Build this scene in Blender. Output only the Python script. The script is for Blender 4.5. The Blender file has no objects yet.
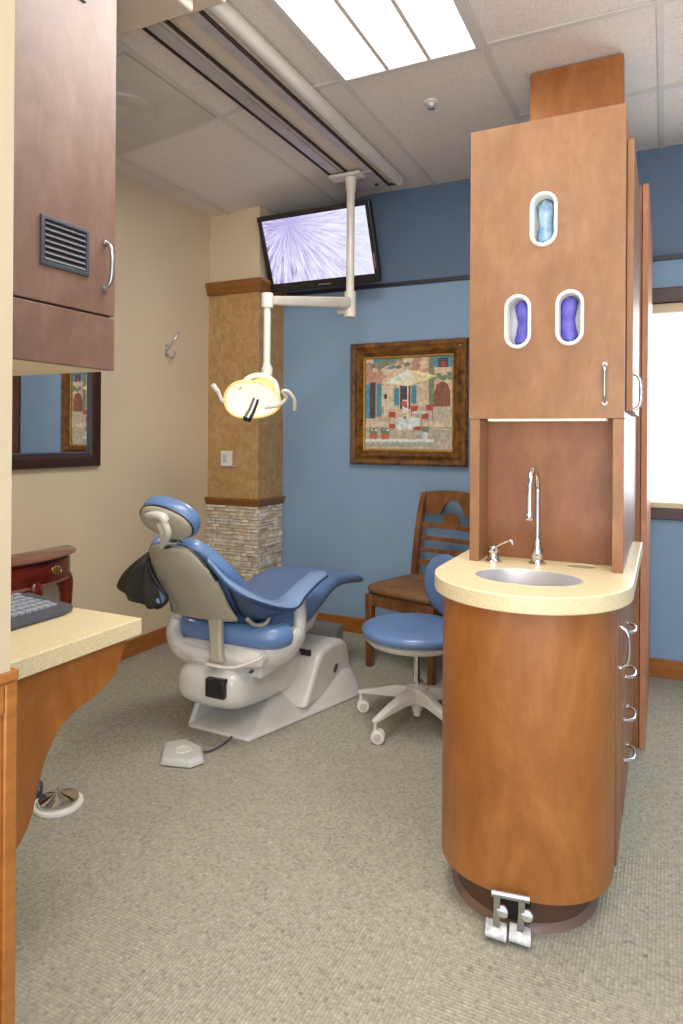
import bpy, bmesh, math, random
from mathutils import Vector, Matrix
random.seed(7)
PI = math.pi
col = bpy.context.scene.collection

# ------------------------------------------------------------------ camera model
F, CX, CY, CAMZ = 672.0, 341.5, 437.0, 1.25
YAW = math.atan(323.5/672); ROLL = math.radians(.4)
def ray(x, y):
    u, v = x-CX, y-CY
    cr, sr = math.cos(ROLL), math.sin(ROLL)
    u, v = (u*cr+v*sr)/F, (-u*sr+v*cr)/F
    c, s = math.cos(YAW), math.sin(YAW)
    return Vector((-s+u*c, c+u*s, -v))
def at(x, y, X=None, Y=None, Z=None):
    a = ray(x, y)
    t = X/a.x if X is not None else Y/a.y if Y is not None else (Z-CAMZ)/a.z
    return Vector((a.x*t, a.y*t, CAMZ+a.z*t))
cd = bpy.data.cameras.new('camera'); cam = bpy.data.objects.new('camera', cd); col.objects.link(cam)
cam.location = (0, 0, CAMZ)
cam.rotation_mode = 'XYZ'
cam.rotation_euler = (Matrix.Rotation(YAW, 4, 'Z') @ Matrix.Rotation(PI/2, 4, 'X') @ Matrix.Rotation(ROLL, 4, 'Z')).to_euler()
cd.sensor_fit = 'VERTICAL'; cd.sensor_height = 24; cd.sensor_width = 16; cd.lens = F/1024*24
cd.shift_y = (CY-512)/1024
cd.clip_start = .02
bpy.context.scene.camera = cam

# ------------------------------------------------------------------ materials
def lin(c):
    return tuple((v/255/12.92 if v/255 <= .04045 else ((v/255+.055)/1.055)**2.4) for v in c)+(1,)
class NT:
    def __init__(s, name, rough=.5, metal=0):
        s.m = bpy.data.materials.new(name); s.m.use_nodes = True
        s.t = s.m.node_tree; s.b = s.t.nodes['Principled BSDF']
        s.b.inputs['Roughness'].default_value = rough; s.b.inputs['Metallic'].default_value = metal
        s.tc = None
    def n(s, kind, **kw):
        q = s.t.nodes.new(kind)
        for k, v in kw.items():
            if k.startswith('i_'): q.inputs[k[2:].replace('_', ' ')].default_value = v
            else: setattr(q, k, v)
        return q
    def l(s, a, b): s.t.links.new(a, b)
    def co(s, scale=(1, 1, 1), rot=(0, 0, 0), loc=(0, 0, 0)):
        if not s.tc: s.tc = s.n('ShaderNodeTexCoord')
        mp = s.n('ShaderNodeMapping'); s.l(s.tc.outputs['Object'], mp.inputs[0])
        mp.inputs['Scale'].default_value = scale; mp.inputs['Rotation'].default_value = rot; mp.inputs['Location'].default_value = loc
        return mp.outputs[0]
    def noise(s, vec, scale, detail=4, rough=.5, dist=0):
        q = s.n('ShaderNodeTexNoise', i_Scale=scale, i_Detail=detail, i_Roughness=rough, i_Distortion=dist)
        s.l(vec, q.inputs['Vector']); return q.outputs['Fac']
    def ramp(s, fac, stops):
        q = s.n('ShaderNodeValToRGB'); s.l(fac, q.inputs[0]); e = q.color_ramp.elements
        while len(e) < len(stops): e.new(.5)
        for a, (p, c) in zip(e, stops): a.position = p; a.color = lin(c) if len(c) == 3 else c
        return q.outputs[0]
    def mix(s, a, b, fac, blend='MIX'):
        q = s.n('ShaderNodeMix', data_type='RGBA', blend_type=blend)
        for v, i in ((fac, 0), (a, 6), (b, 7)):
            if hasattr(v, 'links') or isinstance(v, bpy.types.NodeSocket): s.l(v, q.inputs[i])
            else: q.inputs[i].default_value = v if i == 0 else (lin(v) if len(v) == 3 else v)
        return q.outputs[2]
    def math(s, op, a, b=0, c=0):
        q = s.n('ShaderNodeMath', operation=op)
        for i, v in enumerate((a, b, c)):
            if isinstance(v, bpy.types.NodeSocket): s.l(v, q.inputs[i])
            else: q.inputs[i].default_value = v
        return q.outputs[0]
    def color(s, c):
        if isinstance(c, bpy.types.NodeSocket): s.l(c, s.b.inputs['Base Color'])
        else: s.b.inputs['Base Color'].default_value = lin(c)
    def bump(s, h, strength=.2, dist=.01):
        q = s.n('ShaderNodeBump', i_Strength=strength, i_Distance=dist); s.l(h, q.inputs['Height']); s.l(q.outputs[0], s.b.inputs['Normal'])

def plain(name, c, rough=.5, metal=0, var=.06, vs=9, bump=0, bs=200, coat=0):
    k = NT(name, rough, metal)
    v = k.noise(k.co(), vs, 3)
    lo = tuple(max(0, q*(1-var)) for q in c); hi = tuple(min(255, q*(1+var)) for q in c)
    k.color(k.ramp(v, ((.3, lo), (.7, hi))))
    if bump: k.bump(k.noise(k.co(), bs, 3), bump, .002)
    if coat: k.b.inputs['Coat Weight'].default_value = coat; k.b.inputs['Coat Roughness'].default_value = .15
    return k.m
def emit(name, c, st):
    k = NT(name); k.color(c); k.b.inputs['Emission Color'].default_value = lin(c); k.b.inputs['Emission Strength'].default_value = st
    return k.m
def laminate(name, lo, mid, hi, rough=.45, rot=(0, .5, 0)):
    k = NT(name, rough)
    a = k.noise(k.co((3.2, 3.2, 1.5), rot), 1.6, 5, .6, 1.2)
    b = k.noise(k.co((14, 14, 5), (0, .5, 0)), 2.0, 5, .7, .8)
    m = k.math('ADD', k.math('MULTIPLY', a, .6), k.math('MULTIPLY', b, .4))
    k.color(k.ramp(m, ((.34, lo), (.5, mid), (.66, hi))))
    k.b.inputs['Coat Weight'].default_value = .05; k.b.inputs['Coat Roughness'].default_value = .35
    return k.m
def graded(name, lo, hi, scale=6, stretch=(1, 1, 12), rough=.35):
    k = NT(name, rough); a = k.noise(k.co(stretch), scale, 5, .6, .4); k.color(k.ramp(a, ((.3, lo), (.7, hi)))); k.bump(a, .08, .003); return k.m

M = {}
M['blue'] = plain('blue wall paint', (130, 160, 190), .75, var=.03, vs=1.5, bump=.15, bs=350)
M['blue_shade'] = plain('shade tinted blue wall paint', (92, 112, 138), .75, var=.03, vs=1.5, bump=.15, bs=350)  # wall blue with the upper band's dimmer light put into its colour
M['tan'] = plain('tan wall paint', (218, 198, 164), .8, var=.03, vs=1.2, bump=.15, bs=350)
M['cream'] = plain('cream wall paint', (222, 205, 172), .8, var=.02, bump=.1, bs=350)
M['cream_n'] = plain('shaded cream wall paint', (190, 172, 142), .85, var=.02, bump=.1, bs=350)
M['lam'] = laminate('cherry laminate', (120, 70, 38), (134, 82, 47), (150, 97, 58))
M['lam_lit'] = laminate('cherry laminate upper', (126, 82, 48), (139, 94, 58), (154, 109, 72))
M['lam_base'] = laminate('cherry laminate base', (132, 74, 24), (150, 88, 34), (166, 105, 47), rot=(0, .9, .3))
M['lam_cool_lit'] = laminate('cool lit cherry laminate', (106, 76, 62), (119, 88, 74), (132, 101, 88))  # cherry laminate with the cool light on the cabinet mixed into its colour
M['lam_edge'] = laminate('cherry edge band', (150, 92, 60), (176, 112, 76), (196, 136, 98))
M['trim'] = graded('oak trim', (116, 70, 24), (150, 96, 40), 5, (1, 1, 8))
M['base_w'] = graded('baseboard wood', (142, 82, 28), (170, 104, 42), 5, (1, 1, 8))
M['dark_trim'] = plain('dark wood rail', (44, 44, 56), .4)
M['counter'] = None
k = NT('speckled solid surface', .32); v = k.noise(k.co(), 260, 3, .7); w = k.noise(k.co(), 8, 2)
k.color(k.mix(k.ramp(v, ((.34, (190, 168, 122)), (.45, (222, 204, 160)), (.62, (232, 216, 176)), (.72, (242, 232, 204)))), (218, 200, 156), k.math('MULTIPLY', w, .4)))
M['counter'] = k.m
M['toe'] = plain('brown toe kick', (82, 54, 40), .45)
M['toe_lip'] = plain('brown vinyl cove', (120, 92, 80), .35)
M['chrome'] = plain('chrome', (215, 215, 218), .08, 1, var=.01)
M['steel'] = plain('brushed steel', (185, 188, 192), .28, 1, var=.05, vs=30)
M['steel_d'] = plain('worn pedal steel', (150, 152, 156), .35, 1, var=.2, vs=60)
M['white'] = plain('white enamel', (232, 228, 218), .3, var=.02, coat=.3)
M['white_g'] = plain('warm white plastic', (214, 208, 196), .32, var=.03, coat=.3)
M['chair_w'] = plain('dental chair casting', (208, 206, 200), .28, var=.03, coat=.4)
M['shell'] = plain('grey beige chair shell', (160, 152, 134), .5, var=.03)
M['vinyl'] = plain('blue vinyl', (90, 122, 172), .33, var=.05, vs=5, bump=.06, bs=300, coat=.25)
M['vinyl_l'] = plain('light blue vinyl', (122, 152, 194), .33, var=.04, vs=5, coat=.25)
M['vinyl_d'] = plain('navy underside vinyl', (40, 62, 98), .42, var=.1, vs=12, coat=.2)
M['black_fab'] = graded('black backing fabric', (26, 26, 26), (60, 56, 50), 8, (1, 1, 2), .6)
M['black'] = plain('black plastic', (26, 26, 30), .3, var=.1)
M['char'] = plain('charcoal plastic', (64, 68, 78), .38, var=.05)
M['key'] = plain('pale keyboard keys', (150, 156, 166), .5, var=.05)
M['grey_p'] = plain('light grey plastic', (190, 190, 186), .4, var=.03)
M['box_g'] = plain('grey utility box enamel', (166, 166, 166), .35, var=.03)
M['mahog'] = graded('mahogany', (70, 16, 10), (132, 40, 22), 4, (1, 1, 6), .15)
M['mahog_top'] = graded('mahogany top', (104, 58, 44), (146, 92, 74), 4, (6, 1, 1), .12)
M['brass'] = plain('brass', (190, 160, 90), .25, 1)
M['oak'] = graded('walnut chair frame', (88, 50, 24), (142, 90, 46), 5, (5, 5, 1.2), .35)
M['seat_f'] = graded('brown suede seat', (104, 68, 40), (142, 96, 60), 9, (1, 1, 1), .75)
M['frame'] = graded('antique bronze frame', (44, 22, 8), (142, 92, 36), 26, (1, 1, 1), .3)
M['frame_d'] = plain('dark frame wood', (48, 26, 16), .3, var=.2, vs=30)
M['gold'] = plain('gold fillet', (176, 138, 66), .3, .6, var=.15, vs=60)
M['mirror'] = plain('mirror glass', (238, 240, 242), .02, 1, var=.0)
M['tile'] = None
k = NT('speckled ceiling tile', .9); v = k.noise(k.co(), 130, 3, .7)
k.color(k.ramp(v, ((.34, (200, 190, 180)), (.46, (222, 213, 204)), (.7, (230, 222, 214))))); k.bump(v, .12, .003); M['tile'] = k.m
M['tbar'] = plain('ceiling grid bar', (204, 198, 192), .5, var=.01)
M['vent_m'] = plain('grey beige air grille', (196, 190, 180), .6, var=.04, vs=5)
M['tube'] = emit('fluorescent diffuser', (255, 252, 246), 3.2)
M['daylight'] = emit('bright window daylight', (250, 252, 255), 1.6)
M['track'] = plain('track cover beige', (206, 190, 172), .5, var=.02)
M['track_g'] = plain('track anodised rail', (176, 168, 172), .45, .1)
M['slot'] = plain('dark slot', (34, 22, 18), .6)
M['lamp'] = emit('warm glowing reflector', (255, 240, 192), 1.0)
M['lamp_o'] = emit('amber glowing reflector', (236, 200, 130), .55)
M['glove_p'] = graded('purple nitrile gloves', (62, 58, 168), (112, 110, 214), 30, (1, 1, 1), .4)
M['glove_b'] = graded('blue clear plastic bag', (60, 130, 180), (200, 225, 240), 22, (1, 1, 1), .2)
M['card'] = plain('pale glove box card', (196, 200, 206), .6, var=.05)
M['card_t'] = plain('tan chute liner', (150, 132, 98), .6)
M['dark_in'] = plain('dark cabinet interior', (70, 56, 46), .7)

k = NT('mottled gold wallpaper', .6); a = k.noise(k.co((1, 1, .8)), 22, 6, .7, .8); b = k.noise(k.co(), 5, 3)
k.color(k.mix(k.ramp(a, ((.3, (158, 116, 66)), (.5, (184, 144, 92)), (.7, (206, 172, 122)))), (176, 134, 80), k.math('MULTIPLY', b, .5))); M['paper'] = k.m
M['stones'] = [plain('stone %s' % n, c, .8, var=.12, vs=30, bump=.4, bs=90) for n, c in
    (('cream', (216, 206, 184)), ('grey', (204, 196, 182)), ('buff', (212, 194, 164)), ('pale', (228, 219, 202)), ('taupe', (194, 182, 164)))]

# carpet: quarter-turned carpet tiles of fine loop rows
k = NT('woven loop carpet', .95)
vec = k.co()
sp = k.n('ShaderNodeSeparateXYZ'); k.l(vec, sp.inputs[0])
ck = k.n('ShaderNodeTexChecker', i_Scale=1.0); k.l(k.co((1/.61, 1/.61, 0), loc=(.12, .3, .5)), ck.inputs[0])
sel = ck.outputs['Fac']
def rows(ax, bx):
    u = k.math('DIVIDE', sp.outputs[ax], .0095); cell = k.math('FLOOR', u)
    fr = k.math('ABSOLUTE', k.math('SUBTRACT', k.math('FRACT', u), .5))
    cb = k.n('ShaderNodeCombineXYZ'); k.l(k.math('MULTIPLY', cell, 5.37), cb.inputs[0]); k.l(k.math('MULTIPLY', sp.outputs[bx], 60), cb.inputs[1])
    return k.math('MULTIPLY', fr, 2), k.noise(cb.outputs[0], 1.0, 4, .8)
sx, nx = rows('X', 'Y'); sy, ny = rows('Y', 'X')
stripe = k.math('ADD', k.math('MULTIPLY', sx, sel), k.math('MULTIPLY', sy, k.math('SUBTRACT', 1, sel)))
yarn = k.math('ADD', k.math('MULTIPLY', nx, sel), k.math('MULTIPLY', ny, k.math('SUBTRACT', 1, sel)))
fine = k.noise(vec, 170, 2, .8); broad = k.noise(vec, 2.2, 3)
base = k.ramp(yarn, ((.28, (62, 68, 68)), (.38, (122, 120, 106)), (.49, (158, 154, 136)), (.58, (176, 168, 144)), (.66, (196, 186, 158)), (.76, (206, 206, 194))))
base = k.mix(base, (104, 104, 94), k.math('MULTIPLY', stripe, .36))
base = k.mix(base, k.ramp(fine, ((.3, (90, 92, 86)), (.7, (222, 218, 198)))), .18)
base = k.mix(base, (154, 151, 134), k.math('MULTIPLY', broad, .25))
k.color(base); k.bump(k.math('ADD', stripe, fine), .35, .004); M['carpet'] = k.m

# television picture: bright lavender rays from a point upper left
k = NT('screen picture', .2)
sp = k.n('ShaderNodeSeparateXYZ'); tcg = k.n('ShaderNodeTexCoord'); k.l(tcg.outputs['UV'], sp.inputs[0])
dx = k.math('SUBTRACT', sp.outputs[0], .26); dy = k.math('MULTIPLY', k.math('SUBTRACT', sp.outputs[1], .90), .6)
ang = k.math('ARCTAN2', dy, dx); rad = k.math('SQRT', k.math('ADD', k.math('MULTIPLY', dx, dx), k.math('MULTIPLY', dy, dy)))
cb = k.n('ShaderNodeCombineXYZ'); k.l(k.math('MULTIPLY', ang, 7), cb.inputs[0]); k.l(k.math('MULTIPLY', rad, 2.0), cb.inputs[1])
st = k.noise(cb.outputs[0], 2.0, 6, .75); cl = k.noise(k.co(), 7, 4, .6)
c1 = k.ramp(st, ((.36, (96, 78, 150)), (.45, (176, 164, 226)), (.54, (226, 224, 252)), (.64, (250, 250, 255))))
c1 = k.mix(c1, (238, 240, 255), k.math('MULTIPLY', sp.outputs[0], .75))
c1 = k.mix(c1, (150, 130, 214), k.math('MULTIPLY', k.math('SUBTRACT', 1, k.math('MINIMUM', k.math('MULTIPLY', rad, 3), 1)), .55))
k.color((20, 20, 30)); k.l(c1, k.b.inputs['Emission Color']); k.b.inputs['Emission Strength'].default_value = 1.05; M['screen'] = k.m

# painting dabs
def dab(name, c, var=.12, vs=45):
    return plain('paint '+name, c, .6, var=var, vs=vs)
PC = {n: dab(n, c) for n, c in dict(wall=(214, 190, 160), rose=(186, 140, 122), leaf=(118, 130, 106), blue=(72, 138, 160), door=(142, 82, 62), stone=(190, 178, 156), cloth=(206, 218, 218),
      cream=(248, 238, 206), umb=(240, 222, 164), red=(182, 72, 50), step=(170, 176, 160), terra=(192, 104, 70), dark=(82, 62, 66), sand=(212, 196, 166), white=(228, 230, 224)).items()}

# ------------------------------------------------------------------ mesh helpers
def V(*a): return Vector(a)
def box(bm, x0, x1, y0, y1, z0, z1, mi=0):
    vs = [bm.verts.new(p) for p in ((x0,y0,z0),(x1,y0,z0),(x1,y1,z0),(x0,y1,z0),(x0,y0,z1),(x1,y0,z1),(x1,y1,z1),(x0,y1,z1))]
    for f in ((3,2,1,0),(4,5,6,7),(0,1,5,4),(1,2,6,5),(2,3,7,6),(3,0,4,7)):
        bm.faces.new([vs[i] for i in f]).material_index = mi
    return vs
def loft(bm, rings, caps=True, closed=True, mi=0):
    rs = [[bm.verts.new(p) for p in r] for r in rings]; n = len(rs[0])
    for a, b in zip(rs, rs[1:]):
        for i in range(n if closed else n-1):
            j = (i+1) % n
            try: bm.faces.new((a[i], a[j], b[j], b[i])).material_index = mi
            except ValueError: pass
    if caps and closed:
        bm.faces.new(rs[0][::-1]).material_index = mi; bm.faces.new(rs[-1]).material_index = mi
    return rs
def frame_of(d):
    d = d.normalized(); u = d.cross(V(0,0,1))
    if u.length < 1e-3: u = d.cross(V(0,1,0))
    u.normalize(); return u, u.cross(d).normalized()
def tube(bm, pts, r, seg=12, flat=1.0, mi=0):
    pts = [Vector(p) for p in pts]; n = len(pts); rr = r if isinstance(r, (list, tuple)) else [r]*n
    rings = []; u = None
    for i, p in enumerate(pts):
        d = (pts[min(i+1, n-1)]-pts[max(i-1, 0)]).normalized()
        if u is None: u, w = frame_of(d)
        else:
            u = (u-d*u.dot(d)).normalized(); w = d.cross(u).normalized()
        if i == 0: w = d.cross(u).normalized()
        rings.append([p+u*math.cos(2*PI*k/seg)*rr[i]+w*math.sin(2*PI*k/seg)*rr[i]*flat for k in range(seg)])
    loft(bm, rings, mi=mi)
def smooth_path(pts, n=6):
    pts = [Vector(p) for p in pts]; out = []
    for i in range(len(pts)-1):
        p0, p1, p2, p3 = pts[max(i-1, 0)], pts[i], pts[i+1], pts[min(i+2, len(pts)-1)]
        for k in range(n):
            t = k/n
            out.append(.5*((2*p1)+(p2-p0)*t+(2*p0-5*p1+4*p2-p3)*t*t+(3*p1-p0-3*p2+p3)*t**3))
    return out+[pts[-1]]
def lathe(bm, prof, c, axis=(0,0,1), seg=28, sx=1, sy=1, mi=0):
    a = Vector(axis).normalized()
    if abs(a.z) > .999: u, w = V(1,0,0), V(0,1,0)
    else: u, w = frame_of(a)
    c = Vector(c)
    loft(bm, [[c+a*z+u*math.cos(2*PI*k/seg)*r*sx+w*math.sin(2*PI*k/seg)*r*sy for k in range(seg)] for r, z in prof], mi=mi)
def prism(bm, outline, vec, mi=0):
    vec = Vector(vec); loft(bm, [[Vector(p) for p in outline], [Vector(p)+vec for p in outline]], mi=mi)
def plate_holes(bm, outer, holes, vec):
    """flat plate with holes, extruded by vec"""
    vec = Vector(vec); edges = []; loops = []
    for lp in [outer]+holes:
        vs = [bm.verts.new(p) for p in lp]; loops.append(vs)
        edges += [bm.edges.new((vs[i], vs[(i+1) % len(vs)])) for i in range(len(vs))]
    r = bmesh.ops.triangle_fill(bm, edges=edges, use_beauty=True)
    fs = [g for g in r['geom'] if isinstance(g, bmesh.types.BMFace)]
    r2 = bmesh.ops.extrude_face_region(bm, geom=fs)
    bmesh.ops.translate(bm, verts=[g for g in r2['geom'] if isinstance(g, bmesh.types.BMVert)], vec=vec)
    return
def sup(a, e): return math.copysign(abs(a)**e, a)
def blob(bm, c, u, v, w, e=1.0, e2=1.0, su=32, sv=16, fn=None, mi=0):
    """superellipsoid: c centre, u v w half-axis vectors; e = outline power in uv, e2 = profile power along w"""
    c, u, v, w = map(Vector, (c, u, v, w)); rings = []
    for j in range(1, sv):
        ph = -PI/2+PI*j/sv; cr, sr = sup(math.cos(ph), e2), sup(math.sin(ph), e2)
        rings.append([c+u*sup(math.cos(2*PI*i/su), e)*cr+v*sup(math.sin(2*PI*i/su), e)*cr+w*sr for i in range(su)])
    if fn: rings = [[fn(p) for p in r] for r in rings]
    loft(bm, rings, mi=mi)
def stadium(cx, cz, hw, hh, y, n=10):
    out = []
    for i in range(n+1): a = PI*i/n; out.append(V(cx+hw*math.cos(a), y, cz+(hh-hw)+hw*math.sin(a)))
    for i in range(n+1): a = PI+PI*i/n; out.append(V(cx+hw*math.cos(a), y, cz-(hh-hw)+hw*math.sin(a)))
    return out
def new(): return bmesh.new()

ROOT = {}
def obj(name, bm, mat, parent=None, smooth=False, bevel=0, sub=0, solid=0, T=None, bseg=2, label=None, angle=40):
    bmesh.ops.remove_doubles(bm, verts=bm.verts, dist=1e-6)
    bmesh.ops.recalc_face_normals(bm, faces=bm.faces)
    if T is not None: bmesh.ops.transform(bm, matrix=T, verts=bm.verts)
    me = bpy.data.meshes.new(name); o = bpy.data.objects.new(name, me)
    if parent is not None:
        off = ROOT[parent.name]; ROOT[o.name] = off
        bmesh.ops.translate(bm, verts=bm.verts, vec=-off)
    else:
        xs = [v.co for v in bm.verts]
        off = V(sum(p.x for p in xs)/len(xs), sum(p.y for p in xs)/len(xs), min(p.z for p in xs))
        bmesh.ops.translate(bm, verts=bm.verts, vec=-off); ROOT[o.name] = off
        o.location = off
    bm.to_mesh(me); bm.free()
    for m in (mat if isinstance(mat, (list, tuple)) else [mat]): me.materials.append(m)
    col.objects.link(o)
    if parent is not None: o.parent = parent
    if bevel:
        b = o.modifiers.new('bevel', 'BEVEL'); b.width = bevel; b.segments = bseg; b.limit_method = 'ANGLE'; b.angle_limit = math.radians(35)
    if solid:
        s_ = o.modifiers.new('solid', 'SOLIDIFY'); s_.thickness = solid; s_.offset = 0
    if sub:
        s_ = o.modifiers.new('sub', 'SUBSURF'); s_.levels = s_.render_levels = sub
    if smooth or bevel:
        for p in me.polygons: p.use_smooth = True
        if not sub:
            try: me.set_sharp_from_angle(angle=math.radians(angle))
            except Exception: pass
    if label: o['label'] = label
    return o
def thing(name, label, cat, loc, group=None):
    o = bpy.data.objects.new(name, None); col.objects.link(o); o.location = loc; o.empty_display_size = .1
    ROOT[o.name] = Vector(loc); o['label'] = label; o['category'] = cat
    if group: o['group'] = group
    return o
def tag(o, label, cat, group=None):
    o['label'] = label; o['category'] = cat
    if group: o['group'] = group
    return o
def struct(name, bm, mat, parent=None, **kw):
    o = obj(name, bm, mat, parent, **kw)
    if parent is None: o['kind'] = 'structure'
    return o
def B(*a, **k):
    bm = new(); box(bm, *a, **k); return bm

# ------------------------------------------------------------------ room shell
XW, YB, H = -2.72, 3.92, 2.79          # left wall, back wall, ceiling
XR, YF = 1.9, -1.6
WX0, WX1, WZ0, WZ1 = -.16, 1.2, .885, 1.97   # window opening
struct('floor', B(XW-.1, XR+.1, YF, YB+.1, -.05, 0), M['carpet'])
def zc(x): return H-.09*min(1, max(0, (-1.70-x)/.8))
def drop(bm):
    for v in bm.verts: v.co.z += zc(v.co.x)-H
    return bm
def strips(bm, xs, y0, y1, z0, z1):
    loft(bm, [[V(x, y0, z0), V(x, y1, z0), V(x, y1, z1), V(x, y0, z1)] for x in xs])
bm = new(); strips(bm, (XW-.1, -2.5, -1.70, XR+.1), YF, YB+.1, H, H+.05)
ceil = struct('ceiling', drop(bm), M['tile'])
bm = new()
for x in (-2.56, -1.91, -1.265, -.645, -.025, .595, 1.215): box(bm, x-.012, x+.012, YF, YB, H-.006, H)
for y in (.13, 1.37, 2.61): strips(bm, (XW, -2.5, -1.70, XR), y-.012, y+.012, H-.0065, H-.0005)
drop(bm)
box(bm, -.025, XR, 3.24, 3.264, H-.0065, H-.0005); box(bm, -.645, -.025, 3.24, 3.264, H-.0065, H-.0005)
bm2 = new(); strips(bm2, (XW, -2.5, -1.91), 1.98, 2.004, H-.0065, H-.0005); drop(bm2); me_ = bpy.data.meshes.new('t'); bm2.to_mesh(me_); bm2.free(); bm.from_mesh(me_); bpy.data.meshes.remove(me_)
struct('ceiling_grid', bm, M['tbar'], ceil)
# back wall around the window opening, blue darkened above the dark picture rail for the weaker light there
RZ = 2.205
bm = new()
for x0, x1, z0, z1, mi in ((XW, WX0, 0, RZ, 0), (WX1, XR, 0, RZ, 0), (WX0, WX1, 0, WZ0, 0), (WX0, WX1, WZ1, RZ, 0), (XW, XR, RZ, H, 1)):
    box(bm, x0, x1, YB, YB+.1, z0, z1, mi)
struct('wall_back', bm, [M['blue'], M['blue_shade']])
struct('wall_left', B(XW-.1, XW, YF, YB, 0, H), M['tan'])
struct('wall_right', B(XR, XR+.1, YF, YB, 0, H), M['blue'])
struct('trim_1', B(-2.31, XR, YB-.016, YB-.001, 2.19, 2.215), M['dark_trim'], bevel=.003)
def baseboard(name, x0, x1, y0, y1):
    return struct(name, B(x0, x1, y0, y1, .0, .097), M['base_w'], bevel=.004)
baseboard('baseboard_left', XW+.001, XW+.014, YF, 3.61)
baseboard('baseboard_back', -2.31, XR, YB-.014, YB-.001)
# window
win = struct('window_1', B(WX0, WX1, YB+.07, YB+.08, WZ0, WZ1), M['daylight'])
bm = new()
for a in ((WX0-.05, WX1+.05, YB-.02, YB+.02, WZ1, WZ1+.075), (WX0-.05, WX1+.05, YB-.03, YB+.03, WZ0-.055, WZ0), (WX0-.05, WX0, YB-.02, YB+.02, WZ0, WZ1), (WX1, WX1+.05, YB-.02, YB+.02, WZ0, WZ1)): box(bm, *a)
struct('window_frame', bm, plain('dark bronze window frame', (60, 42, 40), .4), win, bevel=.004)
struct('window_sill', B(WX0+.002, WX1-.002, YB+.005, YB+.065, WZ0+.001, WZ0+.03), M['cream'], win, bevel=.004)
struct('window_valance', B(WX0+.002, WX1-.002, YB+.02, YB+.06, WZ1-.05, WZ1-.001), M['cream'], win)

# corner column: paint above, wallpaper between oak rails, ledge stone below
CX0, CX1, CY0 = XW+.001, -2.33, 3.62
colm = struct('wall_corner', B(CX0, CX1, CY0, YB-.001, 0, 2.715), M['tan'])
struct('wallpaper', B(CX0, CX1+.004, CY0-.004, YB-.001, .85, 2.18), M['paper'], colm)
def rail(name, z0, z1, d):
    bm = new(); n = 7
    prof = [(0, z0), (d*.55, z0), (d*.7, z0+(z1-z0)*.35), (d*.85, z0+(z1-z0)*.55), (d, z0+(z1-z0)*.8), (d, z1), (0, z1)]
    rings = []
    for (x, y, ax, ay) in ((CX0, CY0, 0, -1), (CX1, CY0, 1, -1), (CX1, YB-.018, 1, 0)):
        rings.append([V(x+ax*p, y+ay*p, z) for p, z in prof])
    loft(bm, rings); struct(name, bm, M['trim'])
rail('trim_2', 2.172, 2.25, .045); rail('trim_3', .803, .85, .04)
bm = new(); z = 0
while z < .80:
    h = min(random.choice((.018, .022, .028, .034)), .803-z)
    for side in (0, 1):
        p = CX0 if side == 0 else CY0; end = CX1+.015 if side == 0 else YB-.02
        while p < end-.001:
            l = random.uniform(.03, .09); q = min(p+l, end)
            if end-q < .025: q = end
            dpt = random.uniform(.008, .024); g = .0012; mi = random.randrange(5)
            if side == 0: box(bm, p+g, q-g, CY0-dpt, CY0, z+g, z+h-g, mi)
            else: box(bm, CX1, CX1+dpt, p+g, q-g, z+g, z+h-g, mi)
            p = q
    z += h
struct('ledge_stone', bm, M['stones'], colm, bevel=.0025, bseg=1)

# near partition on the left with its wood wainscot end, and partition behind the desk
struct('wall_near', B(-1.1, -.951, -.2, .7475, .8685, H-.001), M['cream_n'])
bm = new(); box(bm, -1.1, -.957, .3, .760, 0, .85); box(bm, -1.1, -.948, .3, .763, .85, .868); box(bm, -.957, -.950, .738, .762, 0, .849); box(bm, -.957, -.950, .3, .738, .80, .849)
struct('trim_4', bm, M['base_w'], bevel=.006)
struct('wall_desk', B(-1.98, -1.86, -.2, 1.43, 0, H-.001), M['cream'])

# ------------------------------------------------------------------ ceiling things
L = thing('ceiling_light', 'large bright fluorescent ceiling panel with two dark dividers', 'ceiling light', (-.955, 2.0, H-.02))
bm = new()
for a in ((-1.265, -1.235, 1.37, 2.61), (-.675, -.645, 1.37, 2.61), (-1.235, -.675, 2.585, 2.61), (-1.235, -.675, 1.37, 1.395)): box(bm, *a, H-.02, H-.007)
for x in (-1.045, -.865): box(bm, x-.008, x+.008, 1.395, 2.585, H-.018, H-.009)
obj('frame', bm, M['tbar'], L)
for x0, x1 in ((-1.235, -1.053), (-1.037, -.873), (-.857, -.675)):
    obj('diffuser', B(x0, x1, 1.395, 2.585, H-.012, H-.0075), M['tube'], L)
L = thing('ceiling_air_vent', 'grey square air vent tile in the ceiling beside the track', 'air vent', (-2.23, 2.3, 2.72))
bm = new(); strips(bm, (-2.545, -2.5, -1.925), 2.004, 2.598, H-.014, H-.007); obj('panel', drop(bm), M['vent_m'], L)
bm = new(); lathe(bm, [(.155, .014), (.15, .004), (.12, .0), (.10, .006), (.05, .004), (.048, .0), (.001, .0)], (-2.23, 2.3, H-.028), seg=36); drop(bm)
obj('diffuser_ring', bm, M['vent_m'], L, smooth=True)
S = thing('fire_sprinkler', 'small round chrome sprinkler head in the ceiling', 'sprinkler', (-.975, 2.95, H-.04))
bm = new(); lathe(bm, [(.034, .0), (.032, -.004), (.014, -.008), (.010, -.02), (.001, -.022)], (-.975, 2.95, H-.001)); obj('escutcheon', bm, M['white'], S, smooth=True)
bm = new(); lathe(bm, [(.014, -.030), (.016, -.032), (.001, -.033)], (-.975, 2.95, H-.001)); tube(bm, [(-.985, 2.95, H-.02), (-.987, 2.95, H-.032)], .002, 6); tube(bm, [(-.965, 2.95, H-.02), (-.963, 2.95, H-.032)], .002, 6)
obj('deflector', bm, M['chrome'], S, smooth=True)

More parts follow.
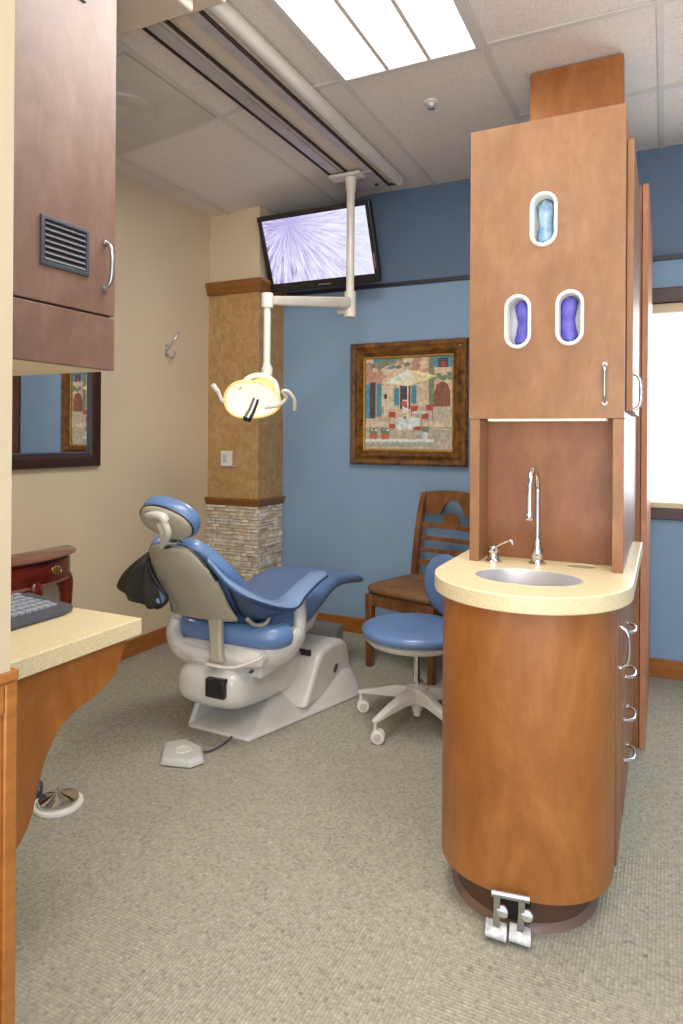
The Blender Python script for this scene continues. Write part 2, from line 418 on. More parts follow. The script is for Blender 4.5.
# ceiling track + operatory light
T = thing('ceiling_light_track', 'long beige ceiling track with dark slots carrying the dental light', 'track', (-1.58, 2.7, 2.7))
obj('track_housing', B(-1.70, -1.40, 1.80, 3.68, 2.725, 2.789), M['track'], T, bevel=.004)
bm = new()
for x0, x1 in ((-1.69, -1.635), (-1.51, -1.465)): box(bm, x0, x1, 1.80, 3.36, 2.716, 2.726)
obj('guide_rail', bm, M['track_g'], T)
bm = new()
for x in (-1.70, -1.60, -1.455): box(bm, x-.0045, x+.0045, 1.79, 3.36 if x < -1.5 else 3.64, 2.712, 2.727)
box(bm, -1.456, -1.415, 3.63, 3.642, 2.715, 2.727)
obj('slot', bm, M['slot'], T)
bm = new(); tube(bm, [(-1.415, 1.7, 2.752), (-1.415, 3.68, 2.752)], .034, 20)
obj('tube_cover', bm, M['white_g'], T, smooth=True)
obj('end_panel', B(-1.70, -1.46, 3.4, 3.66, 2.712, 2.726), M['track_g'], T, bevel=.003)
bm = new(); lathe(bm, [(.012, 0), (.012, -.006), (.001, -.007)], (-1.51, 3.58, 2.712)); obj('screw', bm, M['slot'], T)
bm = new(); box(bm, -1.84, -1.42, 1.50, 1.80, 2.66, 2.78); box(bm, -1.5, -1.33, 1.45, 1.86, 2.70, 2.789)
obj('drive_housing', bm, M['track'], T, bevel=.012)

D = thing('dental_light', 'white dental operating light hanging on a jointed arm, switched on', 'dental light', (-1.59, 3.40, 2.7))
pC = at(350, 310, Y=3.40); pL = Vector((-1.708, 2.74, 0)); zL = 1.90; px_ = pC.x
bm = new(); box(bm, px_-.115, px_+.075, 3.345, 3.425, 2.695, 2.711); obj('trolley_plate', bm, M['white_g'], D, bevel=.004)
bm = new(); tube(bm, [(px_, 3.40, 2.695), (px_, 3.40, 2.62)], [.032, .026], 20); tube(bm, [(px_, 3.40, 2.63), (px_, 3.40, 2.0)], .0225, 20)
obj('drop_post', bm, M['white_g'], D, smooth=True)
zA = at(351, 301, Y=3.40).z
bm = new(); tube(bm, [(px_, 3.40, zA+.05), (px_, 3.40, zA-.09)], .033, 20); tube(bm, [(px_, 3.40, zA-.06), (px_-.06, 3.36, zA-.065)], .014, 12)
obj('elbow_joint', bm, M['white_g'], D, smooth=True)
bm = new(); a, b = V(px_, 3.40, zA-.01), V(pL.x-.01, pL.y, zL); d_ = (b-a).normalized(); s_ = d_.cross(V(0,0,1)).normalized()
loft(bm, [[p+s_*q[0]*w+V(0,0,q[1]*h) for q in ((1,-.7),(1,.7),(.7,1),(-.7,1),(-1,.7),(-1,-.7),(-.7,-1),(.7,-1))] for p, w, h in ((a, .024, .031), (a.lerp(b, .9), .02, .022), (b, .02, .022))])
obj('horizontal_arm', bm, M['white_g'], D, smooth=True)
bm = new(); tube(bm, [b+V(0,0,.034), b+V(0,0,-.034)], .028, 20); obj('arm_end_hub', bm, M['white'], D, smooth=True)
hb = V(b.x, b.y, 0)
bm = new(); tube(bm, [b-V(0,0,.03), V(b.x, b.y, 1.575)], .017, 16); obj('down_tube', bm, M['white'], D, smooth=True)
bm = new(); tube(bm, smooth_path([V(b.x, b.y, 1.60), V(b.x, b.y, 1.55), V(b.x-.01, b.y-.01, 1.515), V(b.x-.04, b.y-.03, 1.485)]), [.02]*3+[.027]*14+[.02]*2, 16)
obj('yoke', bm, M['white'], D, smooth=True)
# head: concave shield facing the chair, built in its own frame
HC = at(253, 399, Y=2.66); fwd = V(.38, -.78, -.50).normalized(); hu = V(.90, .43, -.02); hu = (hu-fwd*hu.dot(fwd)).normalized(); hv = hu.cross(fwd).normalized()
if hv.z < 0: hv = -hv
def hp(a, b, c): return HC+hu*a*.95+hv*b*.95+fwd*c
bm = new(); rings = []
for t in (0.02, .25, .5, .75, .92, 1.0):
    rings.append([hp(sup(math.cos(q), .85)*.135*t, math.sin(q)*.098*t*(1-.18*math.cos(q+.6)), .05*t*t-.025) for q in [2*PI*i/36 for i in range(36)]])
loft(bm, rings, caps=False); obj('reflector', bm, M['lamp'], D, smooth=True, solid=.006)
bm = new(); tube(bm, [hp(sup(math.cos(q), .85)*.136, math.sin(q)*.099*(1-.18*math.cos(q+.6)), .026) for q in [2*PI*i/36 for i in range(37)]], .006, 8); obj('rim', bm, M['lamp_o'], D, smooth=True)
bm = new(); tube(bm, smooth_path([hp(-.07, .05, .0), hp(-.02, .105, -.02), hp(.05, .115, -.03), hp(.11, .08, -.02), hp(.125, .01, .0)]), .012, 12); obj('rear_hoop', bm, M['white'], D, smooth=True)
bm = new(); blob(bm, hp(.05, .06, -.04), hu*.06, hv*.035, fwd*.02); obj('rear_housing', bm, M['lamp_o'], D, smooth=True)
bm = new(); tube(bm, [hp(.02, .02, .03), hp(.0, -.03, .055), hp(-.02, -.062, .07)], [.02, .02, .022], 16); obj('bulb_shield', bm, M['steel'], D, smooth=True)
bm = new(); tube(bm, [hp(-.02, -.062, .07), hp(-.026, -.08, .078)], [.023, .017], 16); obj('bulb_cap', bm, M['black'], D, smooth=True)
bm = new(); tube(bm, smooth_path([hp(-.125, -.01, .02), hp(-.15, .0, .02), hp(-.165, .045, .02), hp(-.19, .085, .02)]), [.009]*13+[.012]*6, 12); obj('handle', bm, M['white'], D, smooth=True)
bm = new(); tube(bm, smooth_path([hp(.06, -.03, .03), hp(.13, -.015, .03), hp(.165, .02, .02), hp(.15, .055, .02), hp(.175, .055, .02), hp(.205, .01, .02), hp(.205, -.045, .02)]), .009, 12); obj('handle', bm, M['white_g'], D, smooth=True)

# television tilted down
T = thing('wall_television', 'flat wall television tilted down, screen showing pale lavender rays', 'television', (-1.965, 3.8, 2.25))
t0, t1 = V(-2.27, 3.55, 2.589), V(-2.27, 3.70, 2.229); up = (t0-t1).normalized(); rt = V(1,0,0); nf = up.cross(rt).normalized()
if nf.y > 0: nf = -nf
def tp(a, b, c): return t1+rt*a+up*b+nf*c      # a along width, b up, c outward
def tbox(bm, a0, a1, b0, b1, c0, c1):
    loft(bm, [[tp(a0,b0,c), tp(a1,b0,c), tp(a1,b1,c), tp(a0,b1,c)] for c in (c0, c1)])
W_, Hh = .702, .39
bm = new()
for a in ((-.028, W_+.028, Hh, Hh+.028), (-.028, W_+.028, -.052, 0), (-.028, 0, 0, Hh), (W_, W_+.028, 0, Hh)): tbox(bm, *a, -.03, .008)
tbox(bm, -.02, W_+.02, -.045, Hh+.02, -.05, -.001)
obj('bezel', bm, M['black'], T, bevel=.004)
bm = new(); vs = [bm.verts.new(tp(a, b, .001)) for a, b in ((0,0),(W_,0),(W_,Hh),(0,Hh))]; f = bm.faces.new(vs)
uv = bm.loops.layers.uv.new('UVMap')
for lp, c in zip(f.loops, ((0,0),(1,0),(1,1),(0,1))): lp[uv].uv = c
me = bpy.data.meshes.new('screen'); 
bmesh.ops.translate(bm, verts=bm.verts, vec=-ROOT[T.name]); bm.to_mesh(me); bm.free(); o = bpy.data.objects.new('screen', me); me.materials.append(M['screen']); col.objects.link(o); o.parent = T
bm = new(); tbox(bm, .32, .41, -.034, -.026, .008, .010); obj('badge', bm, M['steel'], T)
bm = new(); tbox(bm, W_+.010, W_+.018, .03, .12, .008, .011); obj('button_strip', bm, M['steel'], T)
bm = new(); box(bm, -2.05, -1.80, 3.885, 3.902, 2.30, 2.55); tube(bm, [(-1.92, 3.89, 2.42), tp(.36, .2, -.045)], .025, 12); obj('wall_bracket', bm, M['black'], T)

# ------------------------------------------------------------------ painting and mirror
def picture_frame(bm, plane, a0, a1, z0, z1, prof, mi=0):
    """mitred frame; plane: function (a, z, depth)->point; prof: list of (inset, height)"""
    loops = []
    for ins, hgt in prof:
        loops.append([plane(a, z, hgt) for a, z in ((a0+ins, z0+ins), (a1-ins, z0+ins), (a1-ins, z1-ins), (a0+ins, z1-ins))])
    rs = [[bm.verts.new(p) for p in l] for l in loops]
    for a, b in zip(rs, rs[1:]+rs[:1]):
        for i in range(4): bm.faces.new((a[i], a[(i+1) % 4], b[(i+1) % 4], b[i])).material_index = mi
P = thing('framed_painting', 'square courtyard cafe painting in a wide antique bronze frame', 'painting', (-1.43, YB-.02, 1.08))
pf = lambda a, z, d: V(a, YB-.002-d, z)
ax0, ax1, az0, az1 = -1.812, -1.048, 1.077, 1.843
bm = new(); picture_frame(bm, pf, ax0, ax1, az0, az1, [(0, 0), (0, .03), (.012, .045), (.03, .042), (.036, .034), (.06, .05), (.078, .036), (.084, .026), (.09, .012), (.09, 0)])
obj('frame', bm, M['frame'], P, bevel=.002)
bm = new(); picture_frame(bm, pf, ax0+.088, ax1-.088, az0+.088, az1-.088, [(0, .001), (0, .022), (.010, .02), (.013, .006), (.013, .001)])
obj('gold_fillet', bm, M['gold'], P)
bm = new(); mats = list(PC.values()); idx = {n: i for i, n in enumerate(PC)}
q0, q1, r0, r1 = ax0+.1, ax1-.1, az0+.1, az1-.1
lay = [0]
def poly(c, pts):
    lay[0] += 1; y = YB-.009-lay[0]*.00003
    bm.faces.new([bm.verts.new((q0+(q1-q0)*min(max(x, 0), 1), y, r1-(r1-r0)*min(max(z, 0), 1))) for x, z in pts][::-1]).material_index = idx[c]
def R(c, x0, z0, x1, z1): poly(c, [(x0, z0), (x1, z0), (x1, z1), (x0, z1)])
def E(c, cx, cz, a, b, n=14): poly(c, [(cx+a*math.cos(2*PI*i/n), cz+b*math.sin(2*PI*i/n)) for i in range(n)])
R('wall', 0, 0, 1, 1); R('stone', 0, .66, 1, 1); R('rose', 0, .04, .25, .3)
for i in range(60):
    E(random.choice(('wall', 'sand', 'rose', 'wall')), random.random(), random.random()*.6, random.uniform(.03, .08), random.uniform(.02, .06), 9)
for i in range(34): E(random.choice(('leaf', 'rose', 'leaf', 'blue')), random.random()*.5, random.random()*.11, random.uniform(.015, .05), random.uniform(.01, .03), 8)
R('leaf', .74, 0, .80, .55); R('blue', .79, .0, 1, .12); R('dark', .84, .02, .95, .12); E('red', .9, .09, .03, .03)
for i in range(16): E('leaf', .76+random.random()*.24, .17+random.random()*.08, .03, .016, 8)
R('blue', 0, .28, .05, .66); R('dark', .05, .26, .12, .66); R('blue', .13, .28, .19, .64)
R('sand', .22, .3, .33, .62); E('dark', .24, .42, .02, .03)
R('blue', .34, .33, .40, .52); R('blue', .54, .31, .60, .5); R('dark', .41, .3, .53, .56); R('white', .44, .46, .51, .6)
E('terra', .46, .5, .04, .03); E('red', .5, .53, .04, .02)
poly('door', [(.80, .66), (.80, .38), (.83, .30), (.89, .27), (.95, .30), (.98, .38), (.98, .66)]); R('dark', .885, .30, .893, .66)
R('stone', .60, .54, 1, .7); R('sand', .0, .70, 1, .76)
poly('umb', [(.23, .27), (.5, .13), (.84, .21), (.5, .315)]); poly('cream', [(.23, .27), (.5, .13), (.6, .25), (.5, .315)]); poly('white', [(.3, .23), (.5, .13), (.42, .27)])
R('white', .495, .3, .508, .68)
for x, z in ((.32, .62), (.58, .56), (.70, .64), (.75, .55)): R('red', x-.04, z-.03, x+.04, z+.03); R('door', x-.04, z+.03, x-.032, z+.14); R('door', x+.032, z+.03, x+.04, z+.14)
E('cloth', .50, .68, .15, .035); R('cloth', .36, .68, .64, .78); R('white', .40, .68, .43, .79); R('white', .52, .68, .55, .79); E('cloth', .64, .60, .08, .02)
E('red', .32, .75, .04, .03); E('red', .64, .77, .08, .02); E('leaf', .47, .655, .02, .02)
for i in range(40): R(random.choice(('stone', 'step', 'sand', 'wall')), *(lambda x, z: (x, z, x+random.uniform(.04, .1), z+.02))(random.random()*.95, random.uniform(.76, .97)))
R('white', 0, .89, .8, .92); R('step', 0, .92, .8, .955); R('stone', .66, .82, 1, .86)
for x in (.08, .12, .22, .26): E('terra', x, .86, .03, .035); E('leaf', x, .8, .035, .035); E('white', x+.01, .79, .015, .012)
E('cloth', .70, .86, .035, .06); E('leaf', .70, .78, .05, .03)
o = obj('canvas', bm, mats, P)

Mi = thing('wall_mirror', 'rectangular mirror in a dark wood frame on the tan wall', 'mirror', (XW+.02, 2.3, 1.08))
mf = lambda a, z, d: V(XW+.002+d, a, z)
bm = new(); picture_frame(bm, mf, 1.70, 2.655, 1.088, 1.65, [(0, 0), (0, .025), (.01, .034), (.04, .03), (.06, .02), (.07, .008), (.07, 0)]); obj('frame', bm, M['frame_d'], Mi, bevel=.003)
bm = new(); picture_frame(bm, mf, 1.767, 2.588, 1.155, 1.583, [(0, .002), (0, .016), (.008, .014), (.01, .006), (.01, .002)]); obj('inner_fillet', bm, M['char'], Mi)
bm = new(); vs = [bm.verts.new(mf(a, z, .007)) for a, z in ((1.77, 1.158), (2.585, 1.158), (2.585, 1.58), (1.77, 1.58))]; bm.faces.new(vs); obj('glass', bm, M['mirror'], Mi)

# coat hook, wall control plate
Hk = thing('coat_hook', 'small brushed metal double coat hook on the tan wall', 'hook', (XW+.01, 3.2, 1.75))
bm = new(); blob(bm, (XW+.003, 3.195, 1.765), (.004, 0, 0), (0, .014, 0), (0, 0, .035), 1, .7); obj('back_plate', bm, M['steel'], Hk, smooth=True)
bm = new(); tube(bm, smooth_path([(XW+.006, 3.195, 1.77), (XW+.03, 3.20, 1.80), (XW+.04, 3.225, 1.83), (XW+.055, 3.24, 1.87)]), .005, 8); blob(bm, (XW+.056, 3.24, 1.873), (.008, 0, 0), (0, .008, 0), (0, 0, .008), su=12, sv=8)
obj('upper_prong', bm, M['steel'], Hk, smooth=True)
bm = new(); tube(bm, smooth_path([(XW+.006, 3.195, 1.755), (XW+.03, 3.20, 1.72), (XW+.05, 3.21, 1.725), (XW+.055, 3.21, 1.755)]), .005, 8); blob(bm, (XW+.055, 3.21, 1.758), (.008, 0, 0), (0, .008, 0), (0, 0, .008), su=12, sv=8)
obj('lower_prong', bm, M['steel'], Hk, smooth=True)
Sw = thing('wall_control_plate', 'small white wall control plate on the gold wallpapered column', 'wall switch', (-2.56, CY0, 1.06))
obj('plate', B(-2.605, -2.52, CY0-.022, CY0-.004, 1.055, 1.155), M['white'], Sw, bevel=.004)
obj('rocker', B(-2.585, -2.56, CY0-.026, CY0-.021, 1.08, 1.13), M['grey_p'], Sw, bevel=.002)
obj('ledge', B(-2.54, -2.49, CY0-.03, CY0-.004, 1.055, 1.062), M['grey_p'], Sw)

# ------------------------------------------------------------------ sink island
SC = V(-.335, 1.93, 0)
def front(a, b, cx, z, yb, n=28, e=1.0, cy=1.93):
    """outline: straight sides back to yb, elliptical nose toward the camera"""
    pts = [V(cx-a, yb, z)]
    for i in range(n+1):
        q = PI+PI*i/n; pts.append(V(cx+a*sup(math.cos(q), e), cy+b*sup(math.sin(q), e), z))
    pts.append(V(cx+a, yb, z)); return pts
K = thing('sink_base_cabinet', 'low cherry base cabinet with a curved front under the sink', 'cabinet', (-.335, 2.3, 0))
bm = new(); prism(bm, front(.183, .185, -.352, 0, 2.9), (0, 0, .11)); obj('toe_kick', bm, M['toe'], K, smooth=True)
bm = new()
for (s0, z0), (s1, z1) in zip(((.012, 0), (.008, .01), (.002, .016)), ((.008, .01), (.002, .016), (.0, .018))):
    loft(bm, [front(.183+s0, .185+s0, -.352, z0, 2.9), front(.183+s1, .185+s1, -.352, z1, 2.9)], caps=False)
obj('cove_base', bm, M['toe_lip'], K, smooth=True)
bm = new(); fo_, fi_ = (lambda z: front(.230, .225, -.345, z, 1.935, e=.86)), (lambda z: front(.212, .207, -.345, z, 1.935, e=.86))
loft(bm, [fi_(.826), fo_(.826), fo_(.10), fi_(.10), fi_(.12)], caps=False); q_ = [bm.verts.new(p) for p in fi_(.12)]; bm.faces.new(q_); obj('curved_front', bm, M['lam_base'], K, smooth=True, angle=50)
bm = new(); box(bm, -.572, -.127, 1.937, 2.962, .10, .69); box(bm, -.572, -.127, 2.03, 2.962, .69, .79); box(bm, -.572, -.555, 1.937, 2.962, .69, .825); box(bm, -.144, -.127, 1.937, 2.962, .69, .825)
obj('cabinet_body', bm, M['lam'], K)
bw = [.20, .10]
def bowpull(bm, p0, p1, out, r=.005, rise=.03):
    p0, p1, out = Vector(p0), Vector(p1), Vector(out)
    tube(bm, smooth_path([p0, p0.lerp(p1, .12)+out*rise*.75, p0.lerp(p1, .35)+out*rise, p0.lerp(p1, .65)+out*rise, p0.lerp(p1, .88)+out*rise*.75, p1], 5), r, 10)
    for p in (p0, p1): tube(bm, [p, p+out*.006], r*1.7, 10)
d = obj('door', B(-.126, -.110, 1.942, 2.20, .105, .82), M['lam'], K, bevel=.002)
bm = new(); bowpull(bm, (-.110, 2.0, .735), (-.110, 2.0, .62), (1, 0, 0), .0045, .025); obj('handle', bm, M['chrome'], d, smooth=True)
zz = [.105, .305, .445, .575, .82]
for i in range(4):
    d = obj('drawer', B(-.126, -.108, 2.206, 2.93, zz[i]+.002, zz[i+1]-.002), M['lam'], K, bevel=.002)
    zc = (.245, .37, .505, .645)[i]
    bm = new(); bowpull(bm, (-.108, 2.28, zc), (-.108, 2.40, zc), (1, 0, 0), .005, .028); obj('handle', bm, M['chrome'], d, smooth=True)

def ell(cx, cy, a, b, z, n=36): return [V(cx+a*math.cos(2*PI*i/n), cy+b*math.sin(2*PI*i/n), z) for i in range(n)]
bm = new(); SX, SY, SA, SB = -.337, 1.885, .143, .110
plate_holes(bm, front(.265, .285, -.337, .826, 2.72), [ell(SX, SY, SA, SB, .826), ell(-.222, 2.118, .044, .030, .826, 20)], (0, 0, .044))
tag(obj('sink_countertop', bm, M['counter'], None, bevel=.004, bseg=3), 'speckled cream countertop with a rounded end around the oval sink', 'countertop')
bm = new(); rings = []
for s_, z in ((.998, .8685), (.985, .8688), (.975, .86), (.965, .81), (.9, .76), (.78, .725), (.5, .708), (.2, .703), (.02, .702)): rings.append(ell(SX, SY, SA*s_, SB*s_, z))
loft(bm, rings, caps=False)
Sk = thing('sink_basin', 'oval undermount stainless steel sink basin', 'sink', (SX, SY, .70))
obj('bowl', bm, plain('satin sink steel', (226, 226, 228), .38, .75, var=.03, vs=14), Sk, smooth=True, solid=.0015, angle=70)
bm = new(); lathe(bm, [(.026, 0), (.026, .003), (.018, .004), (.016, .001), (.001, .001)], (SX, SY, .704)); obj('drain', bm, M['chrome'], Sk, smooth=True)
bm = new(); rings = [ell(-.222, 2.118, .043*s_, .029*s_, z, 20) for s_, z in ((1, .8675), (.97, .85), (.9, .80), (.1, .80))]
loft(bm, rings, caps=False); tag(obj('waste_chute', bm, M['card_t'], None, smooth=True, solid=.001), 'small oval waste opening set in the counter right of the faucet', 'waste opening')

Fa = thing('gooseneck_faucet', 'tall chrome gooseneck faucet behind the oval sink', 'faucet', (-.345, 2.085, .87))
fx, fy = -.345, 2.085
bm = new(); lathe(bm, [(.026, 0), (.026, .004), (.019, .008), (.016, .02), (.0175, .024), (.0175, .045), (.014, .05), (.012, .06), (.0115, .075), (.009, .08)], (fx, fy, .8705)); obj('base', bm, M['chrome'], Fa, smooth=True)
bm = new(); pts = [V(fx, fy, .945), V(fx, fy, 1.0), V(fx, fy, 1.09)]+[V(fx, fy-.068+.068*math.cos(a), 1.09+.072*math.sin(a)) for a in [PI*i/14 for i in range(1, 15)]]+[V(fx, fy-.137, 1.07), V(fx, fy-.138, 1.04)]
tube(bm, pts, .0085, 16); obj('spout', bm, M['chrome'], Fa, smooth=True)
bm = new(); lathe(bm, [(.010, 0), (.0125, .003), (.0125, .022), (.010, .026)], (fx, fy-.138, 1.018)); obj('aerator', bm, M['chrome'], Fa, smooth=True)
Sp = thing('soap_dispenser', 'short chrome soap dispenser pump left of the faucet', 'soap dispenser', (-.475, 2.06, .87))
sx_, sy_ = -.472, 2.06
bm = new(); lathe(bm, [(.024, 0), (.024, .004), (.018, .01), (.013, .028), (.014, .032)], (sx_, sy_, .8705)); obj('base', bm, M['chrome'], Sp, smooth=True)
bm = new(); lathe(bm, [(.015, 0), (.016, .004), (.015, .018), (.008, .022), (.001, .022)], (sx_, sy_, .902)); obj('pump_head', bm, M['chrome'], Sp, smooth=True)
bm = new(); tube(bm, smooth_path([(sx_+.008, sy_, .918), (sx_+.035, sy_-.012, .935), (sx_+.056, sy_-.02, .943), (sx_+.064, sy_-.024, .930)]), .0045, 10); obj('nozzle', bm, M['chrome'], Sp, smooth=True)

Hc = thing('sink_tower_cabinet', 'tall cherry dispenser cabinet standing over the sink niche', 'cabinet', (-.325, 2.5, .87))
X0, X1, Y0 = -.545, -.104, 2.05
obj('side_panel', B(X0, X0+.03, Y0+.002, 2.165, .8705, 1.308), M['lam_lit'], Hc, bevel=.0015)
obj('side_panel', B(X1-.03, X1, Y0+.002, 2.165, .8705, 1.308), M['lam_lit'], Hc, bevel=.0015)
bm = new(); box(bm, X0, X1, 2.166, 2.72, .8705, 1.33); box(bm, X0, X1, 2.7205, 2.962, .826, 1.33); obj('back_panel', bm, M['lam'], Hc)
bm = new(); box(bm, X0, X1, 2.166, 2.962, 1.331, 2.19); box(bm, X0, X0+.018, Y0+.02, 2.165, 1.31, 2.19); box(bm, X1-.018, X1, Y0+.02, 2.165, 1.31, 2.19)
box(bm, X0+.018, X1-.018, Y0+.02, 2.165, 1.31, 1.328); box(bm, X0+.018, X1-.018, Y0+.02, 2.165, 2.172, 2.19)
obj('upper_body', bm, M['lam_lit'], Hc)
ports = [(at(543.5, 219, Y=Y0), .0), (at(517.5, 321.5, Y=Y0), 0), (at(569.5, 317.5, Y=Y0), 0)]
bm = new(); plate_holes(bm, [(X0-.003, Y0, 1.309), (X1+.0, Y0, 1.309), (X1+.0, Y0, 2.197), (X0-.003, Y0, 2.197)], [stadium(p.x, p.z, .032, .073, Y0) for p, _ in ports], (0, .019, 0))
dr = obj('door', bm, M['lam_lit'], Hc)
for p, _ in ports:
    bm = new(); o_, i_, m_ = stadium(p.x, p.z, .040, .082, Y0-.001), stadium(p.x, p.z, .030, .071, Y0-.001), stadium(p.x, p.z, .036, .078, Y0-.007)
    i2, i3 = stadium(p.x, p.z, .031, .072, Y0-.005), stadium(p.x, p.z, .029, .070, Y0+.035)
    loft(bm, [o_, m_, i2, i_, i3], caps=False); obj('port_bezel', bm, M['white'], dr, smooth=True, angle=80)
pd = [p for p, _ in ports]
bm = new(); bowpull(bm, (-.155, Y0, 1.462), (-.155, Y0, 1.352), (0, -1, 0), .0045, .022); obj('handle', bm, M['steel'], dr, smooth=True)
sd = obj('side_door', B(X1+.001, X1+.019, 2.11, 2.62, 1.33, 2.12), M['lam_lit'], Hc, bevel=.002)
bm = new(); bowpull(bm, (X1+.019, 2.17, 1.445), (X1+.019, 2.17, 1.335), (1, 0, 0), .005, .02); obj('handle', bm, M['chrome'], sd, smooth=True)
obj('crown_box', B(-.52, -.157, 2.885, 2.96, 2.191, H-.007), M['lam_base'], Hc, bevel=.002)
obj('under_cabinet_light', B(X0+.05, X1-.05, 2.075, 2.15, 1.303, 1.309), emit('under cabinet light', (255, 246, 230), .45), Hc)

def gloves(name, label, cat, p, hw, mat, wave):
    g = thing(name, label, cat, (p.x, Y0+.06, p.z-.08))
    obj('carton', B(p.x-.045, p.x+.045, Y0+.055, Y0+.11, p.z-.085, p.z+.085), M['card'], g)
    bm = new(); rings = []
    for i in range(13):
        t = i/12; z = p.z-.066+.132*t; c = p.x+wave*math.sin(t*PI)*1.0-wave*.3; w = hw*(.75+.25*abs(math.cos(t*PI)))*math.sin(min(1, (t if t < .5 else 1-t)*7+.25)*PI/2)
        rings.append([V(c+w*math.cos(a), Y0+.05+.018*math.sin(a)+.003*math.sin(9*a+i), z) for a in [2*PI*k/18 for k in range(18)]])
    loft(bm, rings); obj('bunch', bm, mat, g, smooth=True, angle=80)
gloves('glove_pack', 'clear blue plastic pack showing through the single upper oval opening', 'gloves', pd[0], .026, M['glove_b'], -.002)
gloves('glove_pack', 'purple gloves showing through the lower left oval opening', 'gloves', pd[1]+V(.008, 0, 0), .026, M['glove_p'], .006)
gloves('glove_pack', 'purple gloves showing through the lower right oval opening', 'gloves', pd[2]+V(-.006, 0, 0), .026, M['glove_p'], -.006)

Tc = thing('tall_storage_cabinet', 'tall cherry storage cabinet behind the sink tower beside the window', 'cabinet', (-.31, 3.4, 0))
obj('cabinet_body', B(-.545, -.089, 2.968, YB-.021, 0, 2.275), M['lam'], Tc, bevel=.002)
obj('door', B(-.087, -.064, 2.968, 3.43, .0, 2.28), M['lam_edge'], Tc, bevel=.002)
obj('door', B(-.087, -.064, 3.434, YB-.05, .0, 2.28), M['lam_edge'], Tc, bevel=.002)

Pe = thing('foot_pedal_valve', 'chrome double foot pedal on the toe kick of the sink cabinet', 'foot pedal', (-.345, 1.70, 0))
obj('mounting_bracket', B(-.392, -.298, 1.728, 1.742, .03, .098), M['black'], Pe)
bm = new(); a, b = at(494, 893, Z=.125), at(527, 899, Z=.122); tube(bm, [a-V(.006, 0, 0), b+V(.006, 0, 0)], .009, 10); obj('crossbar', bm, M['steel'], Pe, smooth=True)
for i, (tx, ty, bx, by) in enumerate(((497, 895, 496, 926), (522, 899, 520, 931))):
    t_, b_ = at(tx, ty, Z=.12), at(bx, by, Z=.035)
    bm = new(); w = .008
    loft(bm, [[p+V(-w, -.003, 0), p+V(w, -.003, 0), p+V(w, .005, 0), p+V(-w, .005, 0)] for p in (t_, t_.lerp(b_, .5)+V(0, .004, 0), b_)]); ar = obj('pedal_arm', bm, M['steel'], Pe, bevel=.002)
    bm = new(); lathe(bm, [(.013, 0), (.015, .004), (.013, .009), (.001, .01)], t_.lerp(b_, .45)+V(.014, .008, -.005), axis=(0, -1, .3)); obj('valve_knob', bm, M['chrome'], Pe, smooth=True)
    bm = new(); loft(bm, [[b_+V(-.03, .012, .0), b_+V(.026, .012, .0), b_+V(.030, -.018, -.022), b_+V(-.026, -.018, -.022)], [b_+V(-.03, .014, .007), b_+V(.026, .014, .007), b_+V(.030, -.014, -.014), b_+V(-.026, -.014, -.014)]])
    obj('pedal_plate', bm, M['steel_d'], Pe, bevel=.002)

# ------------------------------------------------------------------ desk side
tag(obj('desk_countertop', B(-1.855, -1.289, .2, 1.425, .705, .75), M['counter'], None, bevel=.003), 'speckled cream desk countertop at the left edge carrying the keyboard', 'countertop')
bm = new(); prof = [(x, z) for x, z in ((.25, .704), (1.383, .704), (1.375, .68), (1.35, .63), (1.315, .60), (1.26, .582), (1.205, .567), (1.165, .545), (1.135, .51), (1.112, .465), (1.098, .42), (1.086, .375), (1.065, .34), (1.03, .308), (.97, .27), (.9, .22), (.8, .17), (.72, .0), (.25, .0))]
pp = [prof[0], prof[1]]+[(p.x, p.y) for p in smooth_path([V(a, b, 0) for a, b in prof[1:-2]], 4)][1:]+prof[-2:]
prism(bm, [V(-1.325, y, z) for y, z in pp], (.02, 0, 0))
tag(obj('desk_bracket_panel', bm, M['lam_base'], None, smooth=True, bevel=.0015), 'cherry desk side panel cut in a sweeping curve below the counter', 'desk panel')
Kb = thing('computer_keyboard', 'charcoal computer keyboard with pale keys lying on the desk counter', 'keyboard', (-1.56, 1.15, .75))
bm = new(); y0, y1 = .90, 1.40
sec = [(-1.725, .7505), (-1.495, .7505), (-1.49, .762), (-1.505, .768), (-1.72, .782), (-1.728, .772)]
rings = []
for y, dx in ((y0, .02), (y0+.04, 0), (y1-.06, 0), (y1-.02, .012), (y1, .03)): rings.append([V(x+(-dx if x > -1.6 else dx*.6), y, z) for x, z in sec])
loft(bm, rings); obj('keyboard_case', bm, M['char'], Kb, bevel=.003)
bm = new()
for r_ in range(6):
    x = -1.70+r_*.03
    zt = .782-(x+1.72)/.215*.014
    y = y0+.025
    while y < y1-.05:
        w = .017 if random.random() < .85 else .03
        for q in [box(bm, x-.011, x+.011, y, y+w, zt-.002, zt+.006)]: pass
        y += w+.004
o = obj('keys', bm, M['key'], Kb, bevel=.001, bseg=1); o['kind'] = 'stuff'

